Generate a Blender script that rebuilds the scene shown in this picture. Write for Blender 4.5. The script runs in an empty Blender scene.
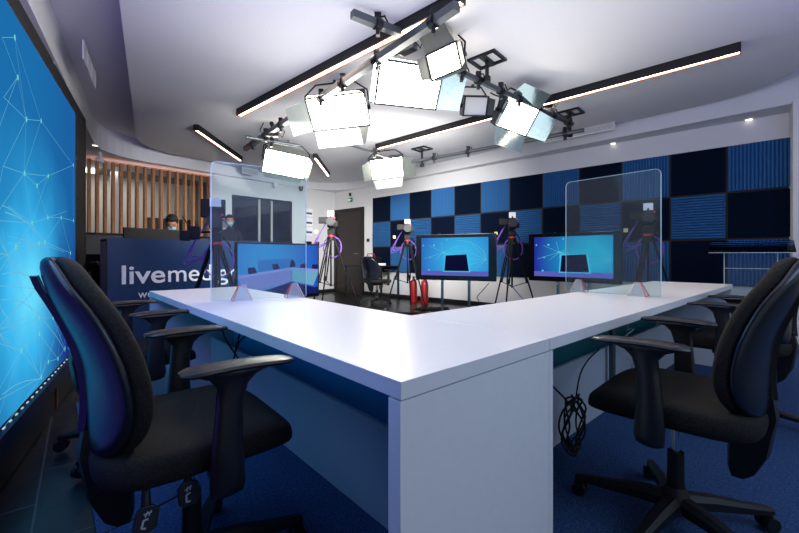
import bpy, bmesh, math, random
from mathutils import Vector, Matrix, Euler
random.seed(7)
C = bpy.context.scene.collection
PI = math.pi
F_, CX, HY, H = 386.0, 400.0, 256.0, 0.97     # focal length in px, principal column, horizon row, eye height
def at(px, py, Y): return Vector(((px-CX)/F_*Y, Y, H+(HY-py)/F_*Y))
def atz(px, py, z):
    Y = (z-H)*F_/(HY-py); return Vector(((px-CX)/F_*Y, Y, z))
AU = math.radians(137.55)
U = Vector((math.cos(AU), math.sin(AU), 0)); V = Vector((math.sin(AU), -math.cos(AU), 0))   # room axes
def W(u, v, z=0): return U*u + V*v + Vector((0, 0, z))
WD = Vector((-.525, .851, 0)).normalized(); ND = Vector((WD.y, -WD.x, 0))                     # screen wall direction, normal
def S(n, t, z=0): return ND*n + WD*t + Vector((0, 0, z))
AL = math.radians(132.0)
L = Vector((math.cos(AL), math.sin(AL), 0)); R = Vector((L.y, -L.x, 0)); C0 = Vector((.002, .735, 0))   # desk axes
def D(l, r, z=0): return C0 + L*l + R*r + Vector((0, 0, z))

# ---------- materials
def lin(h):
    h = h.lstrip('#'); c = [int(h[i:i+2], 16)/255 for i in (0, 2, 4)]
    return tuple(x/12.92 if x <= .04045 else ((x+.055)/1.055)**2.4 for x in c) + (1,)
MATS = {}
def mat(name, col, rough=.5, metal=0, spec=.5, noise=None, bump=None, emit=0, ecol=None, coat=0):
    if name in MATS: return MATS[name]
    m = bpy.data.materials.new(name); m.use_nodes = True; nt = m.node_tree; b = nt.nodes['Principled BSDF']
    b.inputs['Base Color'].default_value = lin(col); b.inputs['Roughness'].default_value = rough
    b.inputs['Metallic'].default_value = metal; b.inputs['Specular IOR Level'].default_value = spec
    b.inputs['Coat Weight'].default_value = coat
    if emit:
        b.inputs['Emission Color'].default_value = lin(ecol or col); b.inputs['Emission Strength'].default_value = emit
    tc = nt.nodes.new('ShaderNodeTexCoord')
    n = nt.nodes.new('ShaderNodeTexNoise'); n.inputs['Scale'].default_value = (noise[0] if noise else 40); n.inputs['Detail'].default_value = 4
    nt.links.new(tc.outputs['Object'], n.inputs['Vector'])
    mx = nt.nodes.new('ShaderNodeMixRGB'); mx.blend_type = 'MULTIPLY'
    mx.inputs['Color1'].default_value = lin(col); mx.inputs['Fac'].default_value = noise[1] if noise else .06
    mr = nt.nodes.new('ShaderNodeMapRange'); mr.inputs[1].default_value = .38 if noise and noise[1] > .5 else 0; mr.inputs[2].default_value = .62 if noise and noise[1] > .5 else 1
    nt.links.new(n.outputs['Fac'], mr.inputs[0]); nt.links.new(mr.outputs[0], mx.inputs['Color2']); nt.links.new(mx.outputs['Color'], b.inputs['Base Color'])
    if bump:
        n2 = nt.nodes.new('ShaderNodeTexNoise'); n2.inputs['Scale'].default_value = bump[0]; n2.inputs['Detail'].default_value = 3
        nt.links.new(tc.outputs['Object'], n2.inputs['Vector'])
        bp = nt.nodes.new('ShaderNodeBump'); bp.inputs['Strength'].default_value = bump[1]; bp.inputs['Distance'].default_value = .004
        nt.links.new(n2.outputs['Fac'], bp.inputs['Height']); nt.links.new(bp.outputs['Normal'], b.inputs['Normal'])
    MATS[name] = m; return m
def emat(name, col, strength):
    if name in MATS: return MATS[name]
    m = bpy.data.materials.new(name); m.use_nodes = True; nt = m.node_tree; nt.nodes.clear()
    o = nt.nodes.new('ShaderNodeOutputMaterial'); e = nt.nodes.new('ShaderNodeEmission')
    e.inputs['Color'].default_value = lin(col); e.inputs['Strength'].default_value = strength
    nt.links.new(e.outputs[0], o.inputs[0]); MATS[name] = m; return m
def glass(name, tint, gl_rough=.02, base=.0):
    m = bpy.data.materials.new(name); m.use_nodes = True; nt = m.node_tree; nt.nodes.clear()
    o = nt.nodes.new('ShaderNodeOutputMaterial'); t = nt.nodes.new('ShaderNodeBsdfTransparent'); g = nt.nodes.new('ShaderNodeBsdfGlossy')
    t.inputs['Color'].default_value = lin(tint); g.inputs['Roughness'].default_value = gl_rough
    fr = nt.nodes.new('ShaderNodeFresnel'); fr.inputs['IOR'].default_value = 1.17
    mx = nt.nodes.new('ShaderNodeMixShader'); nt.links.new(fr.outputs[0], mx.inputs[0]); nt.links.new(t.outputs[0], mx.inputs[1]); nt.links.new(g.outputs[0], mx.inputs[2])
    last = mx
    if base:
        d = nt.nodes.new('ShaderNodeBsdfDiffuse'); d.inputs['Color'].default_value = (1, 1, 1, 1)
        m2 = nt.nodes.new('ShaderNodeMixShader'); m2.inputs[0].default_value = base
        nt.links.new(mx.outputs[0], m2.inputs[1]); nt.links.new(d.outputs[0], m2.inputs[2]); last = m2
    nt.links.new(last.outputs[0], o.inputs[0]); MATS[name] = m; return m

WHITE = mat('white_paint', '#e4e4e6', .7)
CEIL = mat('ceiling_paint', '#dcdcdf', .75)
WALLP = mat('wall_plaster', '#dedede', .8, bump=(60, .05))
DESK = mat('white_laminate', '#eceaea', .28, spec=.4)
DESKB = mat('grey_laminate', '#b4bcc6', .45)
BLACK = mat('black_plastic', '#0e0f12', .5, spec=.4)
BLACKG = mat('glossy_black_plastic', '#0d0f14', .16, spec=.6)
SHELL = mat('back_shell_plastic', '#151a24', .26, spec=.5)
ARM = mat('armrest_plastic', '#1c1b1b', .33, spec=.6)
FAB = mat('black_mesh_fabric', '#242220', .85, spec=.25, noise=(200, .6), bump=(420, .6))
METAL = mat('brushed_metal', '#9aa0a6', .28, 1)
DMET = mat('dark_metal', '#2c3034', .35, .8)
GMET = mat('grid_metal', '#555c62', .4, .7)
CHROME = mat('chrome', '#c8ccd0', .12, 1)
RUB = mat('black_rubber', '#08080a', .7)
WOOD = mat('slat_wood', '#b88660', .75, spec=.2, noise=(14, .35))
DOORW = mat('dark_door_wood', '#2b221e', .5, noise=(9, .4))
NAVY = mat('dark_navy_foam', '#06142a', .95, spec=.1, noise=(300, .3))
BLUEF = mat('blue_foam', '#3a74b0', .95, spec=.1, noise=(300, .5), bump=(300, .4))
SEAMM = mat('panel_backing', '#2b2723', .9)
COUNTER = mat('counter_blue', '#123460', .35)
RED = mat('extinguisher_red', '#960c14', .35)
PURPLE = mat('purple_cable', '#7a4fb8', .5)
PAPER = mat('white_paper', '#f4f4f4', .8)
YEL = mat('yellow_tag', '#e8e08a', .7)
REDP = mat('red_plastic', '#c8203c', .4)
SKIN = mat('skin', '#b98468', .6)
HAIR = mat('dark_hair', '#120d0b', .7)
MASK = mat('face_mask', '#8fb6c8', .8)
CLOTH = mat('dark_clothes', '#15181d', .9)
GREEN = emat('exit_green', '#12915a', .3)
TXT = mat('white_lettering', '#ffffff', .6)
FLAP = mat('flap_metal', '#8f9694', .3, .75, bump=(6, .1))
FLAPO = mat('flap_outside', '#3a3f42', .5, .3)
LAMPF = emat('panel_glow', '#fff3e0', 16)
LAMPD = mat('unlit_diffuser', '#c9c9cb', .7)
STRIP = emat('strip_glow', '#ffe9d6', 9)
ORANGE = mat('strip_rim', '#d06424', .5, emit=.9)
DARKGL = mat('dark_window_glass', '#141a1c', .06, spec=.7, noise=(3, .6))
BACKW = mat('backroom_wall', '#a5a49f', .8)
ACR = glass('acrylic_sheet', '#eaf4f6', .03, .018)
EDGE = mat('acrylic_edge', '#cfe4ec', .3)
ACE = mat('acrylic_edge_orange', '#f2c8b8', .3)
ACRED = mat('acrylic_edge_red', '#e0302c', .3)

# ---------- mesh builder
class MB:
    def __init__(s, M=None): s.bm = bmesh.new(); s.M = M or Matrix(); s.mi = 0
    def v(s, p): return s.bm.verts.new(s.M @ Vector(p))
    def f(s, vs):
        try: f = s.bm.faces.new(vs); f.material_index = s.mi; return f
        except ValueError: return None
    def box(s, c, sz, rot=None, bev=0):
        Mx = Matrix.Translation(Vector(c)) @ (rot.to_4x4() if rot else Matrix())
        hx, hy, hz = [a/2 for a in sz]
        vs = [s.v(Mx @ Vector((x*hx, y*hy, z*hz))) for x in (-1, 1) for y in (-1, 1) for z in (-1, 1)]
        fs = [s.f([vs[i] for i in q]) for q in ((0, 1, 3, 2), (4, 6, 7, 5), (0, 4, 5, 1), (2, 3, 7, 6), (0, 2, 6, 4), (1, 5, 7, 3))]
        if bev:
            es = set(e for f in fs for e in f.edges)
            bmesh.ops.bevel(s.bm, geom=list(es), offset=bev, segments=2, profile=.7, affect='EDGES')
    def prism(s, pts, d):                # closed polygon pts extruded by vector d
        d = Vector(d); a = [s.v(p) for p in pts]; b = [s.v(Vector(p)+d) for p in pts]; n = len(pts)
        s.f(a[::-1]); s.f(b)
        for i in range(n): s.f([a[i], a[(i+1) % n], b[(i+1) % n], b[i]])
    def quad(s, *pts): s.f([s.v(p) for p in pts])
    def rings(s, rs, cap=True):
        vs = [[s.v(p) for p in r] for r in rs]; n = len(vs[0])
        for a, b in zip(vs, vs[1:]):
            for i in range(n): s.f([a[i], a[(i+1) % n], b[(i+1) % n], b[i]])
        if cap: s.f(vs[0][::-1]); s.f(vs[-1])
    def tube(s, pts, r, n=10, flat=1.0, side=None):
        pts = [Vector(p) for p in pts]; rr = r if isinstance(r, (list, tuple)) else [r]*len(pts); rs = []
        prev = None
        for i, p in enumerate(pts):
            t = (pts[min(i+1, len(pts)-1)] - pts[max(i-1, 0)]).normalized()
            if prev is None:
                a = side or (Vector((0, 0, 1)) if abs(t.z) < .9 else Vector((1, 0, 0)))
            else: a = prev
            x = (a - t*a.dot(t)).normalized(); y = t.cross(x); prev = x
            rs.append([p + x*math.cos(2*PI*k/n)*rr[i] + y*math.sin(2*PI*k/n)*rr[i]*flat for k in range(n)])
        s.rings(rs)
    def cyl(s, a, b, r, r2=None, n=16): s.tube([a, b], [r, r if r2 is None else r2], n)
    def bar(s, a, b, w, h):              # rectangular bar between points
        a, b = Vector(a), Vector(b); t = (b-a).normalized(); x = t.cross(Vector((0, 0, 1)))
        x = (x if x.length > .01 else Vector((1, 0, 0))).normalized(); y = x.cross(t)
        s.rings([[p + x*i*w/2 + y*j*h/2 for i, j in ((-1, -1), (1, -1), (1, 1), (-1, 1))] for p in (a, b)])
    def ball(s, c, r, n=14, m=9):
        c = Vector(c); r = r if isinstance(r, (tuple, list)) else (r, r, r)
        s.rings([[c + Vector((r[0]*math.sin(t)*math.cos(2*PI*k/n), r[1]*math.sin(t)*math.sin(2*PI*k/n), r[2]*math.cos(t))) for k in range(n)] for t in [PI*(.02+.96*j/m) for j in range(m+1)]])
    def build(s, name, mats, parent=None, smooth=False, bevel=0, sub=0):
        bmesh.ops.recalc_face_normals(s.bm, faces=s.bm.faces[:])
        me = bpy.data.meshes.new(name); s.bm.to_mesh(me); s.bm.free()
        for m in (mats if isinstance(mats, (list, tuple)) else [mats]): me.materials.append(m)
        if smooth:
            for p in me.polygons: p.use_smooth = True
        o = bpy.data.objects.new(name, me); C.objects.link(o); o.parent = parent
        if bevel:
            b = o.modifiers.new('bevel', 'BEVEL'); b.width = bevel; b.segments = 2; b.limit_method = 'ANGLE'
        if sub:
            b = o.modifiers.new('sub', 'SUBSURF'); b.levels = b.render_levels = sub
        if smooth and not sub:
            me.set_sharp_from_angle(angle=math.radians(40))
        return o
def tag(o, label, cat, group=None):
    o['label'] = label; o['category'] = cat
    if group: o['group'] = group
    return o
def thing(name, label, cat, loc=(0, 0, 0), rz=0, group=None):
    o = bpy.data.objects.new(name, None); C.objects.link(o); o.location = loc; o.rotation_euler = (0, 0, rz)
    o.empty_display_size = .05
    return tag(o, label, cat, group)
def struct(o): o['kind'] = 'structure'; return o
def text_mesh(name, body, mtl, parent, origin, xd, yd, w=None, h=None, bold=0, ext=.004, base=0):
    cu = bpy.data.curves.new('t', 'FONT'); cu.body = body; cu.size = 1; cu.offset = bold; cu.extrude = .01
    tmp = bpy.data.objects.new('t', cu); C.objects.link(tmp)
    dg = bpy.context.evaluated_depsgraph_get(); dg.update()
    me = bpy.data.meshes.new_from_object(tmp.evaluated_get(dg)); bpy.data.objects.remove(tmp)
    xs = [v.co.x for v in me.vertices]; ys = [v.co.y for v in me.vertices]
    sx = w/(max(xs)-min(xs)); sy = (h/max(ys)) if h else sx; x0 = min(xs)
    xd = Vector(xd).normalized(); yd = Vector(yd).normalized(); nd = xd.cross(yd)
    for v in me.vertices: v.co = Vector(origin) + xd*(v.co.x-x0)*sx + yd*v.co.y*sy + nd*(v.co.z*ext/.01 + ext)
    me.materials.clear(); me.materials.append(mtl)
    o = bpy.data.objects.new(name, me); C.objects.link(o); o.parent = parent; return o

# ================= ROOM SHELL =================
def fillet(P, rad, n=8):
    out = [P[0]]
    for i in range(1, len(P)-1):
        a, b, c = P[i-1], P[i], P[i+1]; d1 = (a-b).normalized(); d2 = (c-b).normalized(); r = rad[i-1]
        ang = d1.angle(d2); t = r/math.tan(ang/2); p1 = b+d1*t; p2 = b+d2*t; cen = b+(d1+d2).normalized()*(r/math.sin(ang/2))
        a1 = p1-cen; a2 = p2-cen
        for k in range(n+1): out.append(cen + a1.slerp(a2, k/n))
    out.append(P[-1]); return out
def meet(n, u):     # point on the screen wall line (offset n) crossing the room line u
    # S(n,t).U = u
    t = (u - n*ND.dot(U))/WD.dot(U); return S(n, t)
def meetn(n, v):
    t = (v - n*ND.dot(V))/WD.dot(V); return S(n, t)
UF, VF = 8.353, 6.523          # far (window) wall, foam wall
ZS, ZI, ZC = 2.68, 2.85, 3.06
inner = fillet([S(-.624, -1.6), meet(-.624, 7.88), W(7.88, 6.03), W(-3.5, 6.03)], [.75, .55])
outer = fillet([S(-1.12, -1.6), meet(-1.12, UF), W(UF, VF), W(-3.5, VF)], [.002, .002])
m = MB()
for a, b, c, d in zip(inner, inner[1:], outer[1:], outer):
    z = Vector((0, 0, ZS)); m.f([m.v(p+z) for p in (a, b, c, d)])
    zc = Vector((0, 0, ZC)); m.f([m.v(a+z), m.v(b+z), m.v(b+zc), m.v(a+zc)])
struct(m.build('ceiling_soffit', CEIL))
m = MB(); m.box((0, 4, ZC+.05), (16, 16, .1)); struct(m.build('ceiling', CEIL))
isl = fillet([meet(-.193, -.27), meet(-.193, 7.80), W(7.80, 5.87), W(-.27, 5.87), meet(-.193, -.27)], [.85, .5, .8], 12)[:-1]
m = MB(); m.prism([p+Vector((0, 0, ZI)) for p in isl], (0, 0, .1)); struct(m.build('ceiling_raised_panel', CEIL))
m = MB()
for p in (W(2.2, 1), W(4.2, 3.0), W(6, 4)): m.cyl(p+Vector((0, 0, ZI+.09)), p+Vector((0, 0, ZC+.02)), .03)
struct(m.build('ceiling_hanger', WHITE))
# walls
def wallbox(name, a, b, z0, z1, th, side, mtl):
    m = MB(); a, b = Vector(a), Vector(b); t = (b-a).normalized(); n = Vector((t.y, -t.x, 0))*th*side
    m.prism([a+Vector((0, 0, z0)), b+Vector((0, 0, z0)), b+n+Vector((0, 0, z0)), a+n+Vector((0, 0, z0))], (0, 0, z1-z0))
    return struct(m.build(name, mtl))
wallbox('wall_foam_side', W(8.6, VF), W(-.32, VF), 0, ZC, .12, -1, WALLP)
wallbox('wall_pillar', W(-.325, 6.05), W(-.325, VF), 0, ZS+.01, 2.2, 1, WALLP)
# far wall: window part, slat opening
tv = lambda px: [t for t in [((-(px-CX)/F_)*1 and 0)]]
def far_v(px):      # v coordinate on the far wall seen at column px
    k = (px-CX)/F_     # (U.x*uf+V.x*v) = k (U.y*uf+V.y*v)
    return (k*U.y*UF - U.x*UF)/(V.x-k*V.y)
vs0, vs1 = far_v(86), far_v(211)
wallbox('wall_window_side', W(UF, vs1), W(UF, VF+.1), 0, ZC, .12, -1, WALLP)
wallbox('wall_below_slats', W(UF, vs0-1), W(UF, vs1), 0, 1.36, .12, -1, mat('grey_low_wall', '#3c3f44', .6))
wallbox('wall_above_slats', W(UF, vs0-1), W(UF, vs1), 2.62, ZC, .12, -1, WALLP)
wallbox('wall_partition_black', S(-.812, -1.5), S(-.812, 6.2), 0, ZS, .05, -1, mat('black_partition', '#16181b', .7))
wallbox('wall_behind_screen', S(-1.12, -1.6), S(-1.12, 8.0), 0, ZC, .1, -1, mat('dark_wall', '#2a2c30', .8))
# room behind slats
wallbox('wall_backroom', W(UF+1.9, -1.5), W(UF+1.9, 5.5), 0, ZC, .1, -1, BACKW)
wallbox('wall_backroom_side', W(UF+.12, 4.4), W(UF+1.95, 4.4), 0, ZC, .1, -1, BACKW)
m = MB(); m.prism([W(UF+.12, -1.6, 2.7), W(UF+2, -1.6, 2.7), W(UF+2, 4.5, 2.7), W(UF+.12, 4.5, 2.7)], (0, 0, .1)); struct(m.build('ceiling_backroom', mat('dim_ceiling', '#8a8884', .8)))
# door behind tall slats: black screens in the backroom
# baseboards
m = MB(); m.prism([W(8.3, VF-.001), W(-.3, VF-.001), W(-.3, VF-.016), W(8.3, VF-.016)], (0, 0, .09)); struct(m.build('baseboard_foam_side', BLACK))
m = MB(); m.prism([W(UF-.001, VF), W(UF-.001, vs1), W(UF-.016, vs1), W(UF-.016, VF)], (0, 0, .09)); struct(m.build('baseboard_window_side', BLACK))
# floors
def floor_mat():
    m = bpy.data.materials.new('slate_tiles'); m.use_nodes = True; nt = m.node_tree; b = nt.nodes['Principled BSDF']
    tc = nt.nodes.new('ShaderNodeTexCoord'); mp = nt.nodes.new('ShaderNodeMapping'); mp.inputs['Rotation'].default_value = (0, 0, -AL+.04)
    mp.inputs['Location'].default_value = (.33, .17, 0)
    br = nt.nodes.new('ShaderNodeTexBrick'); br.offset = .5; br.inputs['Scale'].default_value = 1
    br.inputs['Brick Width'].default_value = .6; br.inputs['Row Height'].default_value = .3; br.inputs['Mortar Size'].default_value = .0035
    br.inputs['Color1'].default_value = lin('#12161c'); br.inputs['Color2'].default_value = lin('#181d24'); br.inputs['Mortar'].default_value = lin('#4a4f55')
    n = nt.nodes.new('ShaderNodeTexNoise'); n.inputs['Scale'].default_value = 6; n.inputs['Detail'].default_value = 8
    nt.links.new(tc.outputs['Object'], mp.inputs[0]); nt.links.new(mp.outputs[0], br.inputs[0]); nt.links.new(tc.outputs['Object'], n.inputs[0])
    nt.links.new(br.outputs[0], b.inputs['Base Color']); b.inputs['Roughness'].default_value = .38
    bp = nt.nodes.new('ShaderNodeBump'); bp.inputs['Strength'].default_value = .5; bp.inputs['Distance'].default_value = .01
    nt.links.new(n.outputs[0], bp.inputs['Height']); nt.links.new(bp.outputs[0], b.inputs['Normal']); return m
m = MB(); m.prism([(-7, -2, -.1), (9, -2, -.1), (9, 14, -.1), (-7, 14, -.1)], (0, 0, .1)); struct(m.build('floor', floor_mat()))
m = MB(); m.prism([D(.6, .6, 0), D(.6, 6.4, 0), W(-.3, VF-.02), W(UF-.02, VF-.02), D(8.6, 1.2), D(6.4, .6)], (0, 0, .006))
struct(m.build('floor_black_stage', mat('black_vinyl', '#08080a', .3, noise=(3, .3))))
CARP = mat('blue_carpet', '#3e5c8c', .95, spec=.15, noise=(150, .52), bump=(300, .9))
m = MB(); m.prism([D(-1.9, -.38), D(-1.9, 5.2), D(.62, 5.2), D(.62, .62), D(2.75, .62), D(2.75, -.38)], (0, 0, .012)); struct(m.build('floor_carpet', CARP))

# ---------- LED screen wall (left)
def led_mat():
    m = bpy.data.materials.new('screen_picture'); m.use_nodes = True; nt = m.node_tree; nt.nodes.clear(); N = nt.nodes; K = nt.links
    o = N.new('ShaderNodeOutputMaterial'); e = N.new('ShaderNodeEmission'); e.inputs['Strength'].default_value = .55
    tc = N.new('ShaderNodeTexCoord'); mp = N.new('ShaderNodeMapping'); K.new(tc.outputs['Object'], mp.inputs[0])
    mp.inputs['Location'].default_value = (0, 0, 0)
    # local x = along the wall away from the near end, z = height
    sep = N.new('ShaderNodeSeparateXYZ'); K.new(mp.outputs[0], sep.inputs[0])
    def math_(op, a, b=None):
        n = N.new('ShaderNodeMath'); n.operation = op
        for i, x in enumerate((a, b)):
            if x is None: continue
            if isinstance(x, (int, float)): n.inputs[i].default_value = x
            else: K.new(x, n.inputs[i])
        return n.outputs[0]
    dx = math_('DIVIDE', math_('SUBTRACT', sep.outputs[0], 2.05), 1.15); dz = math_('DIVIDE', math_('SUBTRACT', sep.outputs[2], .80), .95)
    d = math_('SQRT', math_('ADD', math_('MULTIPLY', dx, dx), math_('MULTIPLY', dz, dz)))
    nz = N.new('ShaderNodeTexNoise'); nz.inputs['Scale'].default_value = 2.2; K.new(tc.outputs['Object'], nz.inputs[0])
    d2 = math_('ADD', d, math_('MULTIPLY', math_('SUBTRACT', nz.outputs[0], .5), .45))
    r = N.new('ShaderNodeValToRGB'); K.new(d2, r.inputs[0]); cr = r.color_ramp
    cr.elements[0].position = .1; cr.elements[0].color = lin('#62d2f4'); cr.elements[1].position = 1.25 if False else 1.0; cr.elements[1].color = lin('#1a68a4')
    x = cr.elements.new(.35); x.color = lin('#38b0e6'); x = cr.elements.new(.62); x.color = lin('#2484bc'); 
    pur = N.new('ShaderNodeMixRGB'); pur.inputs['Color2'].default_value = lin('#5a3ad0')
    pf = math_('MULTIPLY', math_('SUBTRACT', 1.1, sep.outputs[0]), 1.2); pf = math_('MINIMUM', math_('MAXIMUM', pf, 0), .85)
    K.new(pf, pur.inputs[0]); K.new(r.outputs[0], pur.inputs[1])
    edge = N.new('ShaderNodeMixRGB'); edge.inputs['Color2'].default_value = lin('#1b2a80')
    ef = math_('MINIMUM', math_('MAXIMUM', math_('MULTIPLY', math_('SUBTRACT', sep.outputs[0], 2.1), 1.25), 0), 1.0)
    low = math_('MINIMUM', math_('MAXIMUM', math_('MULTIPLY', math_('SUBTRACT', 1.45, sep.outputs[2]), 1.3), .25), 1.0); ef = math_('MULTIPLY', ef, low)
    K.new(ef, edge.inputs[0]); K.new(pur.outputs[0], edge.inputs[1])
    K.new(edge.outputs[0], e.inputs[0]); K.new(e.outputs[0], o.inputs[0]); return m
NL = -.561; TL1 = (S(0, 0) - Vector()).length
t_end = None
def led_t(px):      # along-wall coordinate seen at column px
    k = (px-CX)/F_
    return (k*ND.y*NL - ND.x*NL)/(WD.x - k*WD.y)
def led_pt(px, py):
    t = led_t(px); p = S(NL, t); return t, H+(HY-py)/F_*p.y
T_END = led_t(75); T_BEG = T_END-3.2; ZB, ZT = .262, 2.06
led = thing('led_video_wall', 'large blue and cyan video wall with glowing network picture at left', 'video wall', S(NL, T_BEG, 0), math.atan2(WD.y, WD.x))
# local: x along wall, -y is the room side (room normal ND): check
# rotation maps local x->WD, local y->(-WD.y, WD.x) = -ND
m = MB(); m.box((1.6, .06, (ZB+ZT)/2), (3.2, .12, ZT-ZB)); m.build('cabinet', BLACKG, led)
m = MB(); m.quad((0, -.004, ZB+.015), (3.185, -.004, ZB+.015), (3.185, -.004, ZT-.015), (0, -.004, ZT-.015)); m.build('screen_face', led_mat(), led)
m = MB(); m.box((1.6, .05, (ZB-.03)/2+.0), (3.2, .10, ZB-.05)); m.build('plinth', BLACK, led)
m = MB(); m.box((1.6, -.0, ZB-.035), (3.2, .06, .07)); m.build('lower_rim', mat('blue_rim', '#0c1830', .5, spec=.4), led)
m = MB()
for i in range(24): m.box((1.2+i*.082, -.010, ZB+.003), (.022, .006, .004))
m.build('edge_pixels', emat('pixel_white', '#bfe4ff', .4), led)
m = MB(); m.cyl((2.55, -.008, .02), (2.55, -.008, .19), .006); m.build('copper_strip', mat('copper_tape', '#8a5c44', .4, .5), led)
# picture lines, each traced point set lies on the screen plane
Nn = {'a': (0, 37), 'b': (12.4, 37), 'c': (15.5, 77), 'd': (1.6, 97), 'e': (24.3, 119), 'f': (39.2, 120.6), 'g': (22.3, 173.2), 'h': (46.4, 176), 'i': (35, 185.6),
      'j': (1, 166), 'k': (30, 223), 'l': (46, 217.5), 'm': (59.6, 217.5), 'n': (72, 220.6), 'o': (43, 242), 'p': (69, 253), 'q': (13.4, 247), 'r': (37, 243), 's': (33, 288.7),
      't': (37.2, 318), 'u': (51.3, 318), 'v': (39.4, 377.5), 'w': (19, 350.7), 'x': (37.5, 334), 'y': (46.5, 362), 'z': (56.3, 359), 'A': (63.4, 348.5),
      'B': (-12, 285), 'C': (-14, 340), 'D': (-12, 405), 'E': (-10, 220), 'F': (-8, 140), 'G': (72, 165), 'H': (-15, 450)}
EDG = 'ab ac cd ce cF de eg ef ej fg gh gj gE gk hi hk il gi lk lm mn mo ok kq qo qr ro mp op rs st qs qB sB qt su tu tx xw wC wD xz yz zA yv vt vw vs vD rt ot ov kB jE EB kE Ek gE sC tC wB tv wH vH pA pz uA hG fG nG be bf'.split()
m = MB(); nodes = MB(); 
def seg(mb, p, q, w, y=-.0065):
    a = Vector((p[0]-T_BEG, y, p[1])); b = Vector((q[0]-T_BEG, y, q[1])); t = (b-a).normalized(); n = Vector((-t.z, 0, t.x))*w/2
    mb.quad(a-n, b-n, b+n, a+n)
for e_ in EDG: seg(m, led_pt(*Nn[e_[0]]), led_pt(*Nn[e_[1]]), .0024)
def curve(pts, w):
    P = [led_pt(*p) for p in pts]
    for a, b in zip(P, P[1:]): seg(m, a, b, w)
curve([(0, 274), (8, 272.5), (18, 273), (27, 276), (35, 281), (43, 288), (50, 297), (55, 308)], .0038)
curve([(0, 300), (10, 299), (22, 303), (33, 311), (45, 324), (56, 338), (64, 352)], .0038)
curve([(0, 310), (8, 322), (18, 338), (27, 352), (36, 372)], .004)
curve([(0, 245), (10, 262), (20, 290), (30, 310), (38, 330)], .0035)
curve([(0, 395), (12, 386), (24, 381), (40, 379)], .0038); curve([(0, 330), (14, 310), (28, 296), (44, 280)], .003)
curve([(3, 212), (14, 216), (25, 222), (34, 232)], .005); curve([(0, 205), (8, 209), (20, 218)], .0035)
fan = random.Random(11)
for cx_, cy_, n_ in ((5, 255, 12), (37, 243, 7), (39, 377, 7), (-6, 330, 9), (30, 223, 6)):
    for k in range(n_):
        a = fan.uniform(0, 2*PI); r_ = fan.uniform(25, 75); q_ = (cx_+r_*.55*math.cos(a), cy_+r_*math.sin(a))
        if q_[0] < 70 and q_[1] < 372-(q_[0]-60)*1.0: seg(m, led_pt(cx_, cy_), led_pt(*q_), .002)
rr = random.Random(3); xs = [(rr.uniform(T_BEG+.05, led_t(-25)), rr.uniform(.35, 1.95)) for _ in range(46)]
for i, p in enumerate(xs):
    for q in sorted(xs, key=lambda q: (q[0]-p[0])**2+(q[1]-p[1])**2)[1:4]: seg(m, p, q, .006)
m.build('network_lines', emat('net_line', '#7fd6f6', .36), led)
for k_, p in Nn.items():
    if p[0] < 2: continue
    t, z = led_pt(*p); nodes.prism([(t-T_BEG+dx*.009, -.0085, z+dz*.014) for dx, dz in ((-1, -.5), (-1, .5), (0, 1), (1, .5), (1, -.5), (0, -1))], (0, .001, 0))
nodes.build('network_nodes', emat('net_node', '#6fe6d8', .42), led)

# ================= DESK =================
ZD, TH = .73, .036
desk = thing('corner_desk', 'large L-shaped white presenter desk filling the centre of the studio', 'desk', C0, AL)
# local frame: x = l, y = -r
def lb(mb, l0, l1, r0, r1, z0, z1, bev=0): mb.box(((l0+l1)/2, -(r0+r1)/2, (z0+z1)/2), (l1-l0, r1-r0, z1-z0), bev=bev)
m = MB(); lb(m, 0, 2.57, 0, .5835, ZD-TH, ZD); m.build('left_tabletop', DESK, desk, bevel=.0015)
m = MB(); lb(m, 0, .585, .5865, 3.79, ZD-TH, ZD); m.build('right_tabletop', DESK, desk, bevel=.0015)
m = MB(); lb(m, .002, .038, .0, .585, 0.013, ZD-TH-.003); m.build('corner_panel', DESK, desk, bevel=.001)
m = MB(); lb(m, .002, .36, .5865, .61, 0.013, ZD-TH-.003); m.build('corner_side_panel', DESK, desk, bevel=.001)
m = MB(); lb(m, 2.53, 2.566, .0, .58, .013, ZD-TH-.002); m.build('end_panel', DESKB, desk, bevel=.001)
m = MB(); lb(m, .002, .58, 3.75, 3.786, .013, ZD-TH-.002); m.build('end_panel', DESKB, desk, bevel=.001)
m = MB(); lb(m, .04, 2.528, .378, .396, .013, .37); m.build('modesty_panel', DESKB, desk)
m = MB(); lb(m, .378, .396, .612, 3.748, .013, .40); m.build('modesty_panel', DESKB, desk)
FRONT = mat('front_graphic', '#58bcf4', .35)
m = MB(); lb(m, .04, 2.528, .545, .56, .013, ZD-TH-.002); m.build('front_panel', FRONT, desk)
m = MB(); lb(m, .545, .56, .612, 3.748, .013, ZD-TH-.002); m.build('front_panel', mat('front_graphic_teal', '#3c8a96', .35), desk)
m = MB()
for l0, z in ((.33, .50), (.92, .56), (1.5, .52)):
    m.prism([(l0, -.543, z), (l0+.02, -.543, z+.045), (l0+.14, -.543, z+.05), (l0+.12, -.543, z)], (0, .002, 0))
m.build('green_swirl', mat('graphic_green', '#3f9a6a', .5), desk)
m = MB()
for r0 in (.75, 1.6):
    pts = [(.543, -(r0+.5*i/8), .42+.10*math.sin(i/8*1.6)+.035) for i in range(9)] + [(.543, -(r0+.5*i/8), .42+.10*math.sin(i/8*1.6)) for i in range(8, -1, -1)]
    m.prism(pts, (.002, 0, 0))
m.build('green_swirl', mat('graphic_green2', '#3f9a6a', .5), desk)
m = MB(); m.cyl((.34, -2.05, .013), (.34, -2.05, ZD-TH), .018); m.build('support_leg', GMET, desk, smooth=True)

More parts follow.
